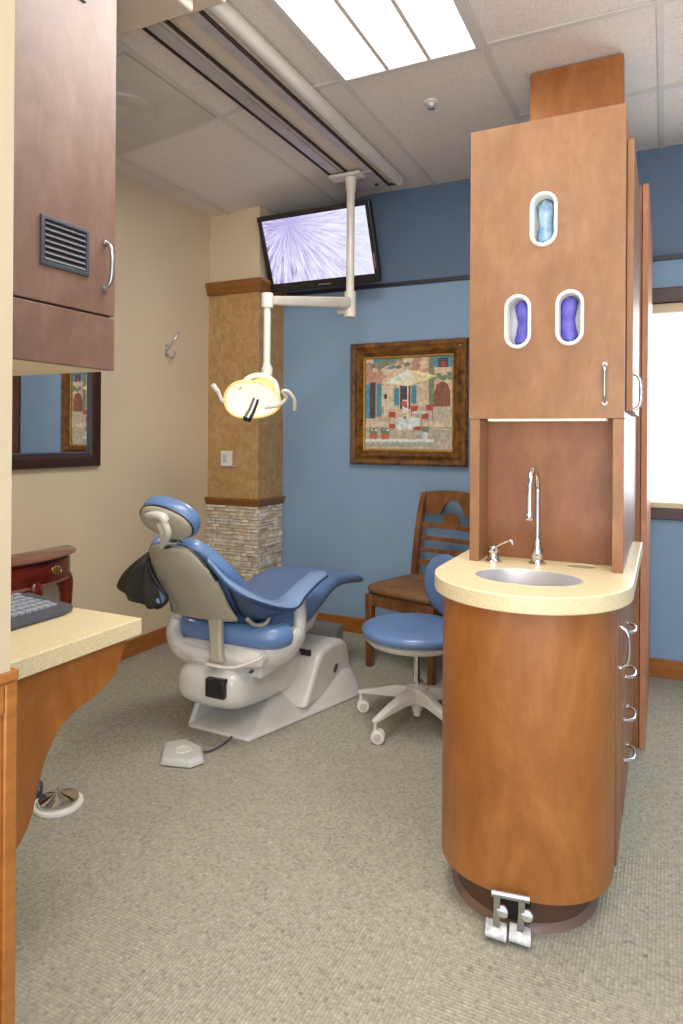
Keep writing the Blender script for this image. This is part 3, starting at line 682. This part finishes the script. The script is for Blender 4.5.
U = thing('desk_upper_cabinet', 'cherry upper cabinet with a louvred vent hanging at upper left', 'cabinet', (-1.62, 1.1, 1.43))
ux = -1.42
bm = new(); box(bm, -1.855, ux, .3, 1.43, 1.435, H-.008); obj('cabinet_body', bm, M['lam_cool_lit'], U, bevel=.002)
obj('bottom_board', B(-1.855, ux, .3, 1.43, 1.4315, 1.4345), M['cream'], U)
obj('fascia', B(ux, ux+.019, .3, 1.43, 1.432, 1.578), M['lam_cool_lit'], U, bevel=.002)
dv = obj('door', B(ux, ux+.019, .95, 1.43, 1.584, H-.008), M['lam_cool_lit'], U, bevel=.002)
obj('door', B(ux, ux+.019, .3, .946, 1.584, H-.008), M['lam_cool_lit'], U, bevel=.002)
fx_ = ux+.019
def louvre(par, y0, y1, z0, z1):
    bm = new(); picture_frame(bm, lambda a, z, d: V(fx_+d, a, z), y0, y1, z0, z1, [(0, .0), (0, .006), (.01, .008), (.012, .002), (.012, 0)])
    fr = obj('vent_frame', bm, M['char'], par, bevel=.001)
    obj('vent_backing', B(fx_+.0005, fx_+.0015, y0+.01, y1-.01, z0+.01, z1-.01), M['slot'], fr)
    n = 7
    for i in range(n):
        z = z0+.018+(z1-z0-.036)*i/(n-1)
        bm = new(); loft(bm, [[V(fx_+.002, y, z+.004), V(fx_+.007, y, z-.003), V(fx_+.007, y, z-.005), V(fx_+.002, y, z+.001)] for y in (y0+.012, y1-.012)]); obj('vent_slat', bm, M['char'], fr)
louvre(dv, 1.176, 1.331, 1.675, 1.80); louvre(dv, 1.16, 1.315, 2.402, 2.52)
bm = new(); bowpull(bm, (fx_, 1.39, 1.785), (fx_, 1.39, 1.655), (1, .0, 0), .006, .028); obj('handle', bm, M['steel'], dv, smooth=True)

# half-moon side table
St = thing('half_moon_side_table', 'small half-moon mahogany side table against the tan wall', 'table', (XW+.12, 2.12, 0))
def half(a, b, z, n=24): return [V(XW+.004+a*math.sin(PI*i/n), 2.12-b*math.cos(PI*i/n), z) for i in range(n+1)]
bm = new(); loft(bm, [half(.19, .335, .676), half(.205, .35, .682), half(.205, .35, .688), half(.19, .335, .696)]); obj('tabletop', bm, M['mahog_top'], St, smooth=True)
bm = new(); loft(bm, [half(.175, .31, .572), half(.175, .31, .676)]); obj('apron', bm, M['mahog'], St, smooth=True)
bm = new(); loft(bm, [half(.182, .317, .557), half(.189, .324, .562), half(.182, .317, .572)]); obj('apron_bead', bm, M['mahog_top'], St, smooth=True)
def hq(t, a, b, z): return V(XW+.004+a*math.sin(PI*t), 2.12-b*math.cos(PI*t), z)
bm = new(); loft(bm, [[hq(t, .177, .313, .587), hq(t, .184, .320, .587), hq(t, .184, .320, .664), hq(t, .177, .313, .664)] for t in [.3+.5*i/12 for i in range(13)]]); dw = obj('drawer', bm, M['mahog'], St, smooth=True)
bm = new(); hc = hq(.62, .191, .327, .627); tn = (hq(.64, .185, .32, .6)-hq(.60, .185, .32, .6)).normalized(); nn = V(tn.y, -tn.x, 0)
for s_, rr in ((-.022, .012), (0, .016), (.022, .012)): blob(bm, hc+tn*s_-nn*.004, tn*rr, V(0, 0, rr*1.2), nn*.004, su=14, sv=8)
tube(bm, smooth_path([hc+tn*-.025, hc+tn*-.02-V(0, 0, .018)+nn*.006, hc+tn*.02-V(0, 0, .018)+nn*.006, hc+tn*.025]), .003, 8); obj('drawer_pull', bm, M['brass'], dw, smooth=True)
for t, o2 in ((.12, 0), (.5, 0), (.82, 0)):
    p = hq(t, .15, .27, .57); q = hq(t, .19, .31, .42); c = hq(t, .13, .25, .2); f = hq(t, .16, .29, .0)
    bm = new(); tube(bm, smooth_path([p, p.lerp(q, .6)+V(0, 0, .03), q.lerp(c, .4), c, f+V(0, 0, .03), f+V(0, 0, .002)], 5), [.04, .045, .045, .042, .038, .033, .03, .028, .025, .022, .02, .019, .018, .017, .016, .015, .015, .016, .017, .018, .02, .022, .024, .024, .024, .022], 12)
    obj('leg', bm, M['mahog'], St, smooth=True)

# rheostat foot control
Rh = thing('foot_control_disc', 'round chrome disc foot control on a white base beside the desk panel', 'foot control', (-1.835, 1.625, 0))
rc = V(-1.835, 1.632, 0)
bm = new(); lathe(bm, [(.078, 0), (.080, .004), (.078, .012), (.070, .014), (.001, .014)], rc, seg=36); box(bm, rc.x-.16, rc.x-.05, rc.y-.085, rc.y-.005, .001, .014)
obj('base_ring', bm, M['white'], Rh, smooth=True)
bm = new(); lathe(bm, [(.064, .015), (.066, .020), (.064, .028), (.04, .036), (.016, .042), (.009, .046), (.008, .058), (.001, .06)], rc, seg=36); obj('pressure_disc', bm, M['chrome'], Rh, smooth=True)
hcp = at(36, 800, Z=0); bm = new(); tube(bm, [hcp+V(0, 0, .002), hcp+V(0, 0, .012), hcp+V(0, 0, .055), hcp+V(0, 0, .062)], [.018, .022, .022, .016], 16); obj('hose_coupling', bm, M['char'], Rh, smooth=True)

# ------------------------------------------------------------------ dental chair
C = thing('dental_chair', 'reclined blue vinyl dental chair on a white cast base', 'dental chair', (-1.67, 2.7, 0))
# base plate: wedge with raised fins
bm = new()
foot = [(-1.83, 2.31), (-1.52, 2.305), (-1.32, 2.97), (-1.42, 3.16), (-1.92, 3.16), (-2.02, 2.97)]
low = [(x, y, .0) for x, y in foot]; lip = [(x*1.0, y, .018) for x, y in foot]
mid = [(-1.815, 2.37, .025), (-1.54, 2.38, .035), (-1.42, 2.98, .11), (-1.47, 3.12, .12), (-1.87, 3.12, .12), (-1.92, 2.98, .11)]
top = [(-1.80, 2.62, .035), (-1.60, 2.62, .10), (-1.47, 2.93, .16), (-1.5, 3.08, .17), (-1.84, 3.08, .17), (-1.87, 2.93, .16)]
loft(bm, [low, lip, mid, top]); obj('base_plate', bm, M['chair_w'], C, bevel=.008, bseg=3)
# left fin rising beside the dark recess
bm = new(); prism(bm, [V(-1.84, 2.315, .01), V(-1.83, 2.37, .125), V(-1.80, 2.48, .17), V(-1.80, 2.85, .19), V(-1.82, 2.85, .01)], (.02, .01, 0)); obj('base_fin', bm, M['chair_w'], C, bevel=.006)
# pump cover
bm = new(); prof = [(2.60, .05), (2.66, .13), (2.735, .225), (2.80, .262), (2.95, .262), (3.035, .232), (3.07, .16), (3.085, .05)]
pc = [(p.x, p.y) for p in smooth_path([V(a, b, 0) for a, b in prof], 4)]
loft(bm, [[V(x, 2.86+(y-2.86)*s_, .05+(z-.05)*s_) for y, z in pc] for x, s_ in ((-1.93, .93), (-1.915, 1.0), (-1.445, 1.0), (-1.43, .965), (-1.422, .93))]); obj('pump_cover', bm, M['chair_w'], C, smooth=True, bevel=.012, bseg=3)
bm = new(); e = at(336, 668, X=-1.421); blob(bm, (-1.4215, e.y, e.z), (.0015, 0, 0), (0, .024, .0), (0, .008, .022), su=16, sv=6); obj('round_emblem', bm, M['char'], C, smooth=True)
obj('cover_slot', B(-1.70, -1.47, 2.735, 2.748, .236, .262), M['slot'], C)
# lift arm body
bm = new(); rings = []
for y, w, z0, z1 in ((2.19, .10, .20, .27), (2.205, .145, .165, .305), (2.26, .165, .135, .325), (2.45, .165, .105, .335), (2.65, .16, .09, .31), (2.85, .15, .09, .27)):
    rings.append([V(-1.665+sup(math.cos(a), .55)*w, y, (z0+z1)/2+sup(math.sin(a), .6)*(z1-z0)/2) for a in [2*PI*i/28 for i in range(28)]])
loft(bm, rings); obj('lift_arm_cover', bm, M['chair_w'], C, smooth=True, sub=1)
p = at(217, 688, Y=2.197)
bm = new(); box(bm, p.x-.046, p.x+.046, 2.176, 2.215, p.z-.037, p.z+.04); obj('control_socket', bm, M['black'], C, bevel=.008)
# swivel and seat frame
bm = new(); lathe(bm, [(.13, .0), (.14, .006), (.14, .02), (.11, .03), (.10, .05)], (-1.72, 2.36, .325), seg=30); obj('swivel_collar', bm, M['chair_w'], C, smooth=True)
bm = new(); rings = []
for y, w, z0, z1 in ((2.235, .17, .325, .36), (2.275, .235, .31, .395), (2.5, .225, .33, .40), (2.75, .21, .35, .42), (2.9, .16, .38, .44)):
    rings.append([V(-1.67+sup(math.cos(a), .5)*w, y, (z0+z1)/2+sup(math.sin(a), .6)*(z1-z0)/2) for a in [2*PI*i/28 for i in range(28)]])
loft(bm, rings); obj('seat_frame', bm, M['chair_w'], C, smooth=True)
bm = new(); box(bm, -1.58, -1.46, 2.30, 2.46, .27, .335); obj('adjust_housing', bm, M['chair_w'], C, bevel=.01)
for dx in (0, .045):
    bm = new(); lathe(bm, [(.013, 0), (.013, .01), (.009, .013), (.001, .013)], (-1.55+dx, 2.302, .303), axis=(0, -1, 0), seg=16); obj('knob', bm, M['char'], C, smooth=True)
# U shaped arm casting running under the seat rear, ending in both arm rests
bm = new()
up_ = smooth_path([(-1.905, 2.37, .505), (-1.925, 2.36, .445), (-1.915, 2.33, .38), (-1.85, 2.295, .34), (-1.75, 2.275, .325), (-1.64, 2.275, .325), (-1.52, 2.31, .33), (-1.43, 2.41, .355), (-1.405, 2.50, .41), (-1.41, 2.53, .47), (-1.41, 2.52, .54)], 5)
tube(bm, up_, [.055]*5+[.065]*11+[.06]*(len(up_)-26)+[.045]*10, 18, flat=.62); obj('arm_casting', bm, M['chair_w'], C, smooth=True)
bm = new(); p0, p1 = at(215, 617, Y=2.27), at(217, 662, Y=2.20)
loft(bm, [[p+V(-.03*s_, -.012, 0), p+V(.03*s_, -.012, 0), p+V(.03*s_, .02, 0), p+V(-.03*s_, .02, 0)] for p, s_ in ((p0+V(0, 0, .03), 1.2), (p0.lerp(p1, .4), .95), (p0.lerp(p1, .8), .9), (p1, 1.1))]); obj('back_upright', bm, M['shell'], C, bevel=.008)
bm = new(); tube(bm, smooth_path([at(207, 664, Y=2.20), at(232, 668, Y=2.17), at(258, 660, Y=2.19), at(262, 655, Y=2.25)]), .012, 10, flat=.6); obj('release_lever', bm, M['white_g'], C, smooth=True)
# seat + leg rest upholstery
def strip(secs, n=9, bulge=.12):
    rings = []
    for cx, w, y, z0, z1 in secs:
        rings.append([V(cx+sup(math.cos(a), .45)*w, y, (z0+z1)/2+sup(math.sin(a), .75)*(z1-z0)/2) for a in [2*PI*i/32 for i in range(32)]])
    return rings
def interp(secs, n=5):
    vs = [tuple(s_) for s_ in secs]; out = []
    for i in range(len(vs)-1):
        for k in range(n):
            t = k/n; a0, a1, a2, a3 = vs[max(i-1, 0)], vs[i], vs[i+1], vs[min(i+2, len(vs)-1)]
            out.append(tuple(.5*(2*b+(c-a)*t+(2*a-5*b+4*c-d2)*t*t+(3*b-a-3*c+d2)*t**3) for a, b, c, d2 in zip(a0, a1, a2, a3)))
    return out+[vs[-1]]
bm = new()
S1 = [(-1.67, .19, 2.375, .42, .45), (-1.67, .235, 2.40, .39, .485), (-1.67, .245, 2.5, .385, .50), (-1.67, .24, 2.65, .39, .515), (-1.67, .225, 2.80, .42, .54), (-1.67, .22, 2.95, .475, .572), (-1.67, .215, 3.08, .485, .567), (-1.67, .21, 3.24, .468, .54), (-1.67, .20, 3.34, .452, .508), (-1.67, .17, 3.375, .46, .492)]
loft(bm, strip(interp(S1))); obj('seat_and_legrest', bm, M['vinyl'], C, smooth=True, angle=80)
# rear bolster seen under the back shell
bm = new(); tube(bm, smooth_path([(-1.875, 2.42, .43), (-1.86, 2.36, .43), (-1.80, 2.33, .43), (-1.67, 2.325, .43), (-1.53, 2.33, .428), (-1.44, 2.36, .428), (-1.415, 2.42, .428)]), [.03]+[.05]*35+[.03], 18); obj('seat_bolster', bm, M['vinyl'], C, smooth=True)
# back cushion
bm = new(); rings = []
BC = [(-1.765, .06, 2.115, .835, .02), (-1.765, .11, 2.13, .825, .032), (-1.76, .15, 2.165, .79, .036), (-1.745, .20, 2.22, .715, .036), (-1.735, .215, 2.29, .63, .036), (-1.725, .225, 2.36, .56, .036), (-1.70, .225, 2.44, .50, .03)]
up2 = V(0, -.68, .73); nb = V(0, .73, .68)
for cx, w, y, z, th in interp(BC):
    rings.append([V(cx+sup(math.cos(a), .5)*w, y, z)+nb*sup(math.sin(a), .7)*th for a in [2*PI*i/32 for i in range(32)]])
loft(bm, rings); obj('back_cushion', bm, M['vinyl'], C, smooth=True, angle=80)
# hard shell behind the back
rows_ = [(.815, 2.082, -1.80, -1.70), (.806, 2.085, -1.845, -1.665), (.78, 2.10, -1.872, -1.635), (.73, 2.125, -1.885, -1.60), (.66, 2.17, -1.895, -1.58), (.60, 2.205, -1.885, -1.575), (.545, 2.24, -1.88, -1.57), (.51, 2.265, -1.895, -1.56), (.50, 2.27, -1.895, -1.57)]
rows2 = interp(rows_, 3); bm = new(); n = 14; g = []
for z, y, xl, xr in rows2:
    g.append([bm.verts.new((xl+(xr-xl)*i/n, y+.035*(abs(2*i/n-1)**2.5)-.02, z)) for i in range(n+1)])
for a, b in zip(g, g[1:]):
    for i in range(n): bm.faces.new((a[i], a[i+1], b[i+1], b[i]))
left_edge = [v[0].co.copy() for v in g]; right_edge = [v[-1].co.copy() for v in g]; top_edge = [v.co.copy() for v in g[0]]
obj('back_shell', bm, M['shell'], C, smooth=True, solid=.014, angle=80)
bm = new(); path = left_edge[::-1]+top_edge[1:-1]+right_edge[:len(right_edge)//2]; tube(bm, smooth_path(path[::2]+[path[-1]], 3), .008, 10); obj('shell_piping', bm, M['black'], C, smooth=True)
# right sling arm: padded strip leaving the back and ending as an arm rest
def ribbon(bm, A, Bp, th=.008, n=5):
    A = smooth_path(A, n); Bp = smooth_path(Bp, n); rings = []
    for a, b in zip(A, Bp):
        w = b-a; nrm = V(0, 0, 1); m = a.lerp(b, .5)
        rings.append([a, a+w*.1+nrm*th, m+nrm*th*1.5, b-w*.1+nrm*th, b, b-w*.1-nrm*th, m-nrm*th*1.2, a+w*.1-nrm*th])
    loft(bm, rings)
lo = [at(208, 562, X=-1.60), at(220, 576, X=-1.56), at(229, 585, X=-1.53), at(248, 597, X=-1.47), at(276, 606, X=-1.41), at(296, 607, X=-1.375), at(305, 596, X=-1.37), at(316, 584, X=-1.37), at(327, 575, X=-1.375)]
hi = [at(207, 557, X=-1.62), at(221, 572, X=-1.58), at(231, 580, X=-1.56), at(250, 592, X=-1.52), at(270, 601, X=-1.49), at(281, 597, X=-1.475), at(294, 585, X=-1.46), at(309, 573, X=-1.45), at(320, 571, X=-1.44)]
bm = new(); ribbon(bm, lo, hi, .007); obj('arm_rest_sling', bm, M['vinyl_l'], C, smooth=True, angle=80)
bm = new(); tube(bm, smooth_path([p-V(0, 0, .005) for p in lo]), .006, 8); obj('sling_piping', bm, M['vinyl_d'], C, smooth=True)
# navy underside panel of the sling
bm = new()
A = smooth_path([at(222, 579, X=-1.56), at(236, 592, X=-1.51), at(255, 601, X=-1.46), at(276, 607, X=-1.42), at(296, 608, X=-1.38)], 4)
Bq = smooth_path([at(229, 588, X=-1.57), at(239, 611, X=-1.56), at(252, 621, X=-1.52), at(270, 617, X=-1.46), at(288, 611, X=-1.40)], 4)
g = [[bm.verts.new(a.lerp(b, t)+V(.02, -.01, 0)*math.sin(t*PI)) for t in (0, .2, .4, .6, .8, 1)] for a, b in zip(A, Bq)]
for a, b in zip(g, g[1:]):
    for i in range(5): bm.faces.new((a[i], a[i+1], b[i+1], b[i]))
obj('sling_underside', bm, M['vinyl_d'], C, smooth=True, solid=.008)
bm = new(); tube(bm, smooth_path([at(247, 619, X=-1.50), at(255, 625, X=-1.49), at(265, 624, X=-1.47), at(270, 617, X=-1.46)]), .008, 10); obj('sling_clip', bm, M['shell'], C, smooth=True)
# left sling folded open: pleated black underside with blue lining
def fan(apex, outer, depth, n=6):
    bm = new(); o2 = smooth_path(outer, n); m = len(o2); g = []
    for j, p in enumerate(o2):
        g.append([bm.verts.new(apex.lerp(p, t)+V(0, -1, 0)*depth*math.sin(j/(m-1)*PI*8)*t+V(0, -.05, 0)*math.sin(t*PI)*math.sin(j/(m-1)*PI)) for t in (.04, .2, .4, .6, .8, .93, 1)])
    for a, b in zip(g, g[1:]):
        for i in range(6): bm.faces.new((a[i], a[i+1], b[i+1], b[i]))
    return bm
ap = at(150, 551, Y=2.13)
bm = fan(ap, [at(146, 556, Y=2.16), at(133, 568, Y=2.22), at(120, 583, Y=2.25), at(123, 594, Y=2.22), at(133, 600, Y=2.19), at(144, 606, Y=2.18), at(155, 608, Y=2.17), at(161, 605, Y=2.17)], .015)
obj('folded_sling', bm, M['black_fab'], C, smooth=True, solid=.005, label='black backed arm sling folded open')
bm = new(); A = smooth_path([at(151, 572, Y=2.18), at(151, 582, Y=2.17), at(153, 595, Y=2.165), at(158, 604, Y=2.16)], 4); Bq = smooth_path([at(153, 574, Y=2.2), at(160, 585, Y=2.2), at(166, 594, Y=2.2), at(166, 601, Y=2.2)], 4)
g = [[bm.verts.new(a.lerp(b, t)+V(0, -.012, 0)*math.sin(t*PI)) for t in (0, .25, .5, .75, 1)] for a, b in zip(A, Bq)]
for a, b in zip(g, g[1:]):
    for i in range(4): bm.faces.new((a[i], a[i+1], b[i+1], b[i]))
obj('sling_lining', bm, M['vinyl_l'], C, smooth=True, solid=.004)
bm = new(); tube(bm, smooth_path([at(148, 558, Y=2.11), at(151, 572, Y=2.12), at(160, 587, Y=2.14), at(167.5, 598, Y=2.16), at(162, 606, Y=2.17), at(156, 608, Y=2.17)]), .007, 10); obj('sling_piping', bm, M['black'], C, smooth=True)
# head rest
hn = V(-.12, .82, .52).normalized(); wu = V(.86, .25, -.38); wu = (wu-hn*wu.dot(hn)).normalized(); wv = hn.cross(wu).normalized()
hc = at(171.5, 517, Y=2.03)
bm = new(); blob(bm, hc, wu*.116, wv*.077, hn*.047, .85, .75, 40, 18, fn=None); hr = obj('headrest_cushion', bm, M['vinyl'], C, smooth=True, angle=80)
pc_ = hc-hn*.036-wu*.004
bm = new(); blob(bm, pc_, wu*.106, wv*.068, hn*.022, .9, .7, 36, 10); obj('headrest_plate', bm, M['shell'], C, smooth=True, angle=80)
bm = new(); tube(bm, [pc_+wu*math.cos(a)*.108+wv*math.sin(a)*.070+hn*.004 for a in [2*PI*i/36 for i in range(37)]], .004, 8); obj('headrest_piping', bm, M['black'], C, smooth=True)
bm = new(); q = [at(149, 514, Y=1.965), at(157, 515, Y=1.955), at(163, 517, Y=1.955), at(165, 521, Y=1.96)]
tube(bm, smooth_path(q), .019, 14, flat=.85); tube(bm, smooth_path([at(161, 516, Y=1.965), at(165, 524, Y=1.965), at(168, 533, Y=1.98), at(165, 541, Y=2.02)]), .0145, 14); tube(bm, smooth_path([at(159, 522, Y=1.975), at(163, 532, Y=2.0), at(163, 545, Y=2.06), at(163, 549, Y=2.08)]), .014, 14)
obj('headrest_bracket', bm, M['white_g'], C, smooth=True)
bm = new(); tube(bm, [at(164, 543, Y=2.06), at(178, 543, Y=2.08)], .014, 14); tube(bm, smooth_path([at(166, 539, Y=2.07), at(176, 538, Y=2.08), at(182, 542, Y=2.08)]), .007, 10); obj('headrest_clamp', bm, M['steel'], C, smooth=True)

# utility junction box at the toe, foot switch
Jb = thing('floor_utility_box', 'light grey floor utility box behind the chair leg rest', 'utility box', (-1.765, 3.5, 0))
obj('box_cover', B(-1.90, -1.66, 3.39, 3.50, .0, .178), M['box_g'], Jb, bevel=.018, bseg=3)
obj('side_seam', B(-1.661, -1.6585, 3.41, 3.48, .035, .04), M['char'], Jb)
Fp = thing('chair_foot_switch', 'flat grey foot switch on the carpet at the head of the dental chair', 'foot switch', (-1.69, 2.1, 0))
fo = [at(x, y, Z=.002) for x, y in ((160, 766), (163, 747), (185, 744), (203, 752), (204, 764), (190, 769))]
cc = sum(fo, V(0,0,0))/6
bm = new(); loft(bm, [fo, [p+V(0, 0, .014) for p in fo], [cc+(p-cc)*.86+V(0, 0, .028) for p in fo]]); obj('switch_body', bm, M['grey_p'], Fp, bevel=.008, bseg=3)
bm = new(); lathe(bm, [(.036, 0), (.034, .004), (.026, .006), (.022, .003), (.001, .004)], cc+V(-.005, .0, .026)); obj('rocker_disc', bm, M['white_g'], Fp, smooth=True)
bm = new(); cb_ = smooth_path([cc+V(.05, .035, .015), at(210, 751, Z=.006), at(222, 745, Z=.006), at(233, 736, Z=.006)-V(0, 0, 0), V(-1.60, 2.296, .012)], 6); tube(bm, cb_, .004, 8); obj('cord', bm, M['char'], Fp, smooth=True)

# ------------------------------------------------------------------ assistant stool
A_ = thing('rolling_stool', 'blue vinyl rolling stool on a pale five-star base', 'stool', (-.97, 2.795, 0))
sc = V(-.97, 2.795, 0)
bm = new(); lathe(bm, [(.013, .035), (.016, .037), (.016, .055), (.022, .058), (.026, .08), (.034, .12), (.05, .14), (.05, .165), (.03, .175)], sc, seg=24); hubo = obj('hub', bm, M['white_g'], A_, smooth=True)
bm = new(); lathe(bm, [(.014, .17), (.014, .30), (.022, .305), (.022, .36)], sc, seg=20); obj('gas_lift', bm, M['chrome'], A_, smooth=True)
a0 = math.atan2(2.539-2.795, -1.06+.97)
for i in range(5):
    a = a0+2*PI*i/5; d_ = V(math.cos(a), math.sin(a), 0); s_ = V(-d_.y, d_.x, 0)
    bm = new(); rings = []
    for r_, w, z0, z1 in ((.02, .03, .10, .165), (.10, .022, .105, .155), (.20, .018, .095, .125), (.272, .014, .085, .10), (.285, .008, .085, .095)):
        rings.append([sc+d_*r_+s_*w*q[0]+V(0, 0, (z0+z1)/2+q[1]*(z1-z0)/2) for q in ((1,-1),(1,.5),(.6,1),(-.6,1),(-1,.5),(-1,-1))])
    loft(bm, rings); lg = obj('leg', bm, M['white_g'], A_, smooth=True, bevel=.003, label=None)
    cp = sc+d_*.272; ca = a+(.6, 1.4, -.5, .9, 2.0)[i]; ax = V(math.cos(ca), math.sin(ca), 0); ct = V(-ax.y, ax.x, 0)*.012
    bm = new(); tube(bm, [cp+V(0,0,.088), cp+V(0,0,.05)], .007, 10)
    for s2 in (-1, 1): lathe(bm, [(.012, 0), (.026, .001), (.028, .004), (.028, .014), (.024, .018), (.010, .019)], cp+ct+V(0, 0, .0285)+ax*(.003 if s2 > 0 else -.003), axis=ax*s2, seg=22)
    cs = obj('caster', bm, M['white'], A_, smooth=True)
    for s2 in (-1, 1):
        bm = new(); lathe(bm, [(.016, 0), (.016, .0012), (.001, .0015)], cp+ct+V(0, 0, .0285)+ax*s2*.0222, axis=ax*s2, seg=18)
        obj('wheel_cap', bm, M['vent_m'], cs)
ss = sc+V(-.005, -.02, 0)
bm = new(); lathe(bm, [(.05, .335), (.12, .340), (.14, .355), (.20, .362), (.216, .380), (.18, .392)], ss, seg=40); obj('seat_pan', bm, M['white_g'], A_, smooth=True)
bm = new(); blob(bm, ss+V(0, 0, .413), (.232, 0, 0), (0, .225, 0), (0, 0, .036), 1, .72, 44, 14); obj('seat', bm, M['vinyl'], A_, smooth=True, angle=80)
bc = V(-.745, 2.89, .60); bn = V(-.86, -.42, .08).normalized(); bu = V(.42, -.86, 0).normalized(); bv = bn.cross(bu).normalized()
bc = at(447, 585, Y=2.93)
bn = V(-.75, -.62, .1).normalized(); bu = V(.62, -.75, 0).normalized(); bv = bn.cross(bu).normalized()
bm = new(); blob(bm, bc, bu*.16, bv*.135, bn*.03, .85, .8, 40, 12, fn=lambda p: p-bn*(-((p-bc).dot(bu))**2*1.6)); obj('backrest', bm, M['vinyl'], A_, smooth=True, angle=80)
bm = new(); tube(bm, smooth_path([sc+V(.04, .02, .365), sc+V(.17, .10, .365), bc-bn*.06-V(0, 0, .16), bc-bn*.045]), .012, 12, flat=.8); obj('back_support', bm, M['white_g'], A_, smooth=True)

# ------------------------------------------------------------------ guest chair (built about its own centre, then turned)
Tm = Matrix.Translation((-1.19, 3.51, 0)) @ Matrix.Rotation(math.radians(-17.5), 4, 'Z')
G = thing('wooden_side_chair', 'dark wooden side chair with slatted arched back by the blue wall', 'chair', (-1.19, 3.51, 0))
w2, dp = .205, .20
for sx in (-1, 1):
    bm = new(); loft(bm, [[V(sx*w2+q[0]*r_, -dp+q[1]*r_, z) for q in ((-1,-1),(1,-1),(1,1),(-1,1))] for z, r_ in ((0, .017), (.395, .022))]); obj('leg', bm, M['oak'], G, T=Tm, bevel=.003)
    bm = new(); pth = [(sx*w2, dp+.03, .0), (sx*w2, dp+.005, .2), (sx*w2, dp, .42), (sx*w2*.985, dp+.015, .60), (sx*w2*.97, dp+.05, .80), (sx*w2*.95, dp+.085, .925)]
    loft(bm, [[Vector(p)+V(q[0]*.017, q[1]*.02, 0) for q in ((-1,-1),(1,-1),(1,1),(-1,1))] for p in smooth_path(pth, 4)]); obj('back_post', bm, M['oak'], G, T=Tm, bevel=.003)
bm = new(); box(bm, -w2, w2, -dp-.016, -dp+.008, .335, .40); obj('front_apron', bm, M['oak'], G, T=Tm, bevel=.003)
bm = new(); box(bm, -w2, w2, dp-.008, dp+.012, .335, .40); obj('rear_apron', bm, M['oak'], G, T=Tm, bevel=.003)
for sx in (-1, 1):
    bm = new(); box(bm, sx*w2-.01, sx*w2+.01, -dp, dp, .335, .40); obj('side_apron', bm, M['oak'], G, T=Tm, bevel=.003)
bm = new(); blob(bm, (0, 0, .425), (w2+.035, 0, 0), (0, dp+.035, 0), (0, 0, .033), .3, .6, 48, 12); obj('seat', bm, M['seat_f'], G, T=Tm, smooth=True, angle=80)
def yb(z): return dp+.0+.085*((z-.42)/.505)**1.3 if z > .42 else dp
for z in (.52, .59, .66, .735):
    bm = new(); rings = []
    for i in range(9):
        t = i/8*2-1; x = t*.205; y = yb(z)+.025*(1-t*t); h = .012
        if z > .7: h = .014
        rings.append([V(x, y-.008, z-h), V(x, y+.008, z-h), V(x, y+.010, z+h), V(x, y-.006, z+h)])
    loft(bm, rings); obj('back_slat', bm, M['oak'], G, T=Tm, bevel=.002)
# crest rail with arch cut out and half-round block
bm = new(); n = 28; outer = []; top_ = []; rr = []
for i in range(n+1):
    x = -.205+.41*i/n; t = x/.205; zt = .925+.018*(1-t*t); zb = .80
    if abs(x) < .075: zb = .80+.085*math.sqrt(max(0, 1-(x/.0755)**2))
    y = yb(.87)+.025*(1-t*t); rr.append([V(x, y-.009, zb), V(x, y+.009, zb), V(x, y+.013, zt), V(x, y-.005, zt)])
loft(bm, rr); obj('crest_rail', bm, M['oak'], G, T=Tm)
bm = new(); y = yb(.77)+.022
prism(bm, [V(-.058, y-.008, .745)]+[V(-.058*math.cos(PI*i/14), y-.008, .745+.07*math.sin(PI*i/14)) for i in range(15)], (0, .016, 0)); obj('arch_block', bm, M['oak'], G, T=Tm)

# ------------------------------------------------------------------ lights
def area(name, loc, rot, sx, sy, power, c=(1, 1, 1)):
    l = bpy.data.lights.new(name, 'AREA'); l.shape = 'RECTANGLE'; l.size = sx; l.size_y = sy; l.energy = power; l.color = c
    o = bpy.data.objects.new(name, l); col.objects.link(o); o.location = loc; o.rotation_euler = rot; return o
area('ceiling_lamp', (-.955, 1.95, H-.05), (0, 0, 0), .55, 1.15, 26, (1, .96, .9))
area('ceiling_lamp', (.6, 1.2, H-.05), (0, 0, 0), .55, 1.15, 24, (1, .96, .9))
area('ceiling_lamp', (-.5, -.6, H-.05), (0, 0, 0), 1.2, 1.2, 34, (1, .96, .9))
area('window_light', (.5, YB-.08, 1.45), (-PI/2, 0, 0), 1.2, 1.0, 16, (.88, .94, 1))
area('room_fill', (.9, -1.2, 1.5), (PI/2, 0, math.radians(25)), 1.8, 1.8, 40, (1, .97, .93))  # unseen fill lamp added behind the camera to brighten the room
area('ceiling_fill', (.2, -.9, .35), (PI, 0, 0), 2.4, 1.2, 75, (1, .95, .9))  # added upward fill lamp out of view, lifts the ceiling
l = bpy.data.lights.new('lamp_glow', 'SPOT'); l.energy = 6; l.spot_size = 1.2; l.color = (1, .9, .7); l.shadow_soft_size = .05
o = bpy.data.objects.new('lamp_glow', l); col.objects.link(o); o.location = hp(0, 0, .09); o.rotation_euler = fwd.to_track_quat('-Z', 'Y').to_euler()
w = bpy.data.worlds.new('world'); bpy.context.scene.world = w; w.use_nodes = True
w.node_tree.nodes['Background'].inputs[0].default_value = (.95, .96, 1, 1); w.node_tree.nodes['Background'].inputs[1].default_value = 1.4
bpy.context.scene.view_settings.view_transform = 'Standard'
bpy.context.scene.view_settings.look = 'None'
bpy.context.scene.view_settings.gamma = 1.08
bpy.context.scene.view_settings.exposure = 0
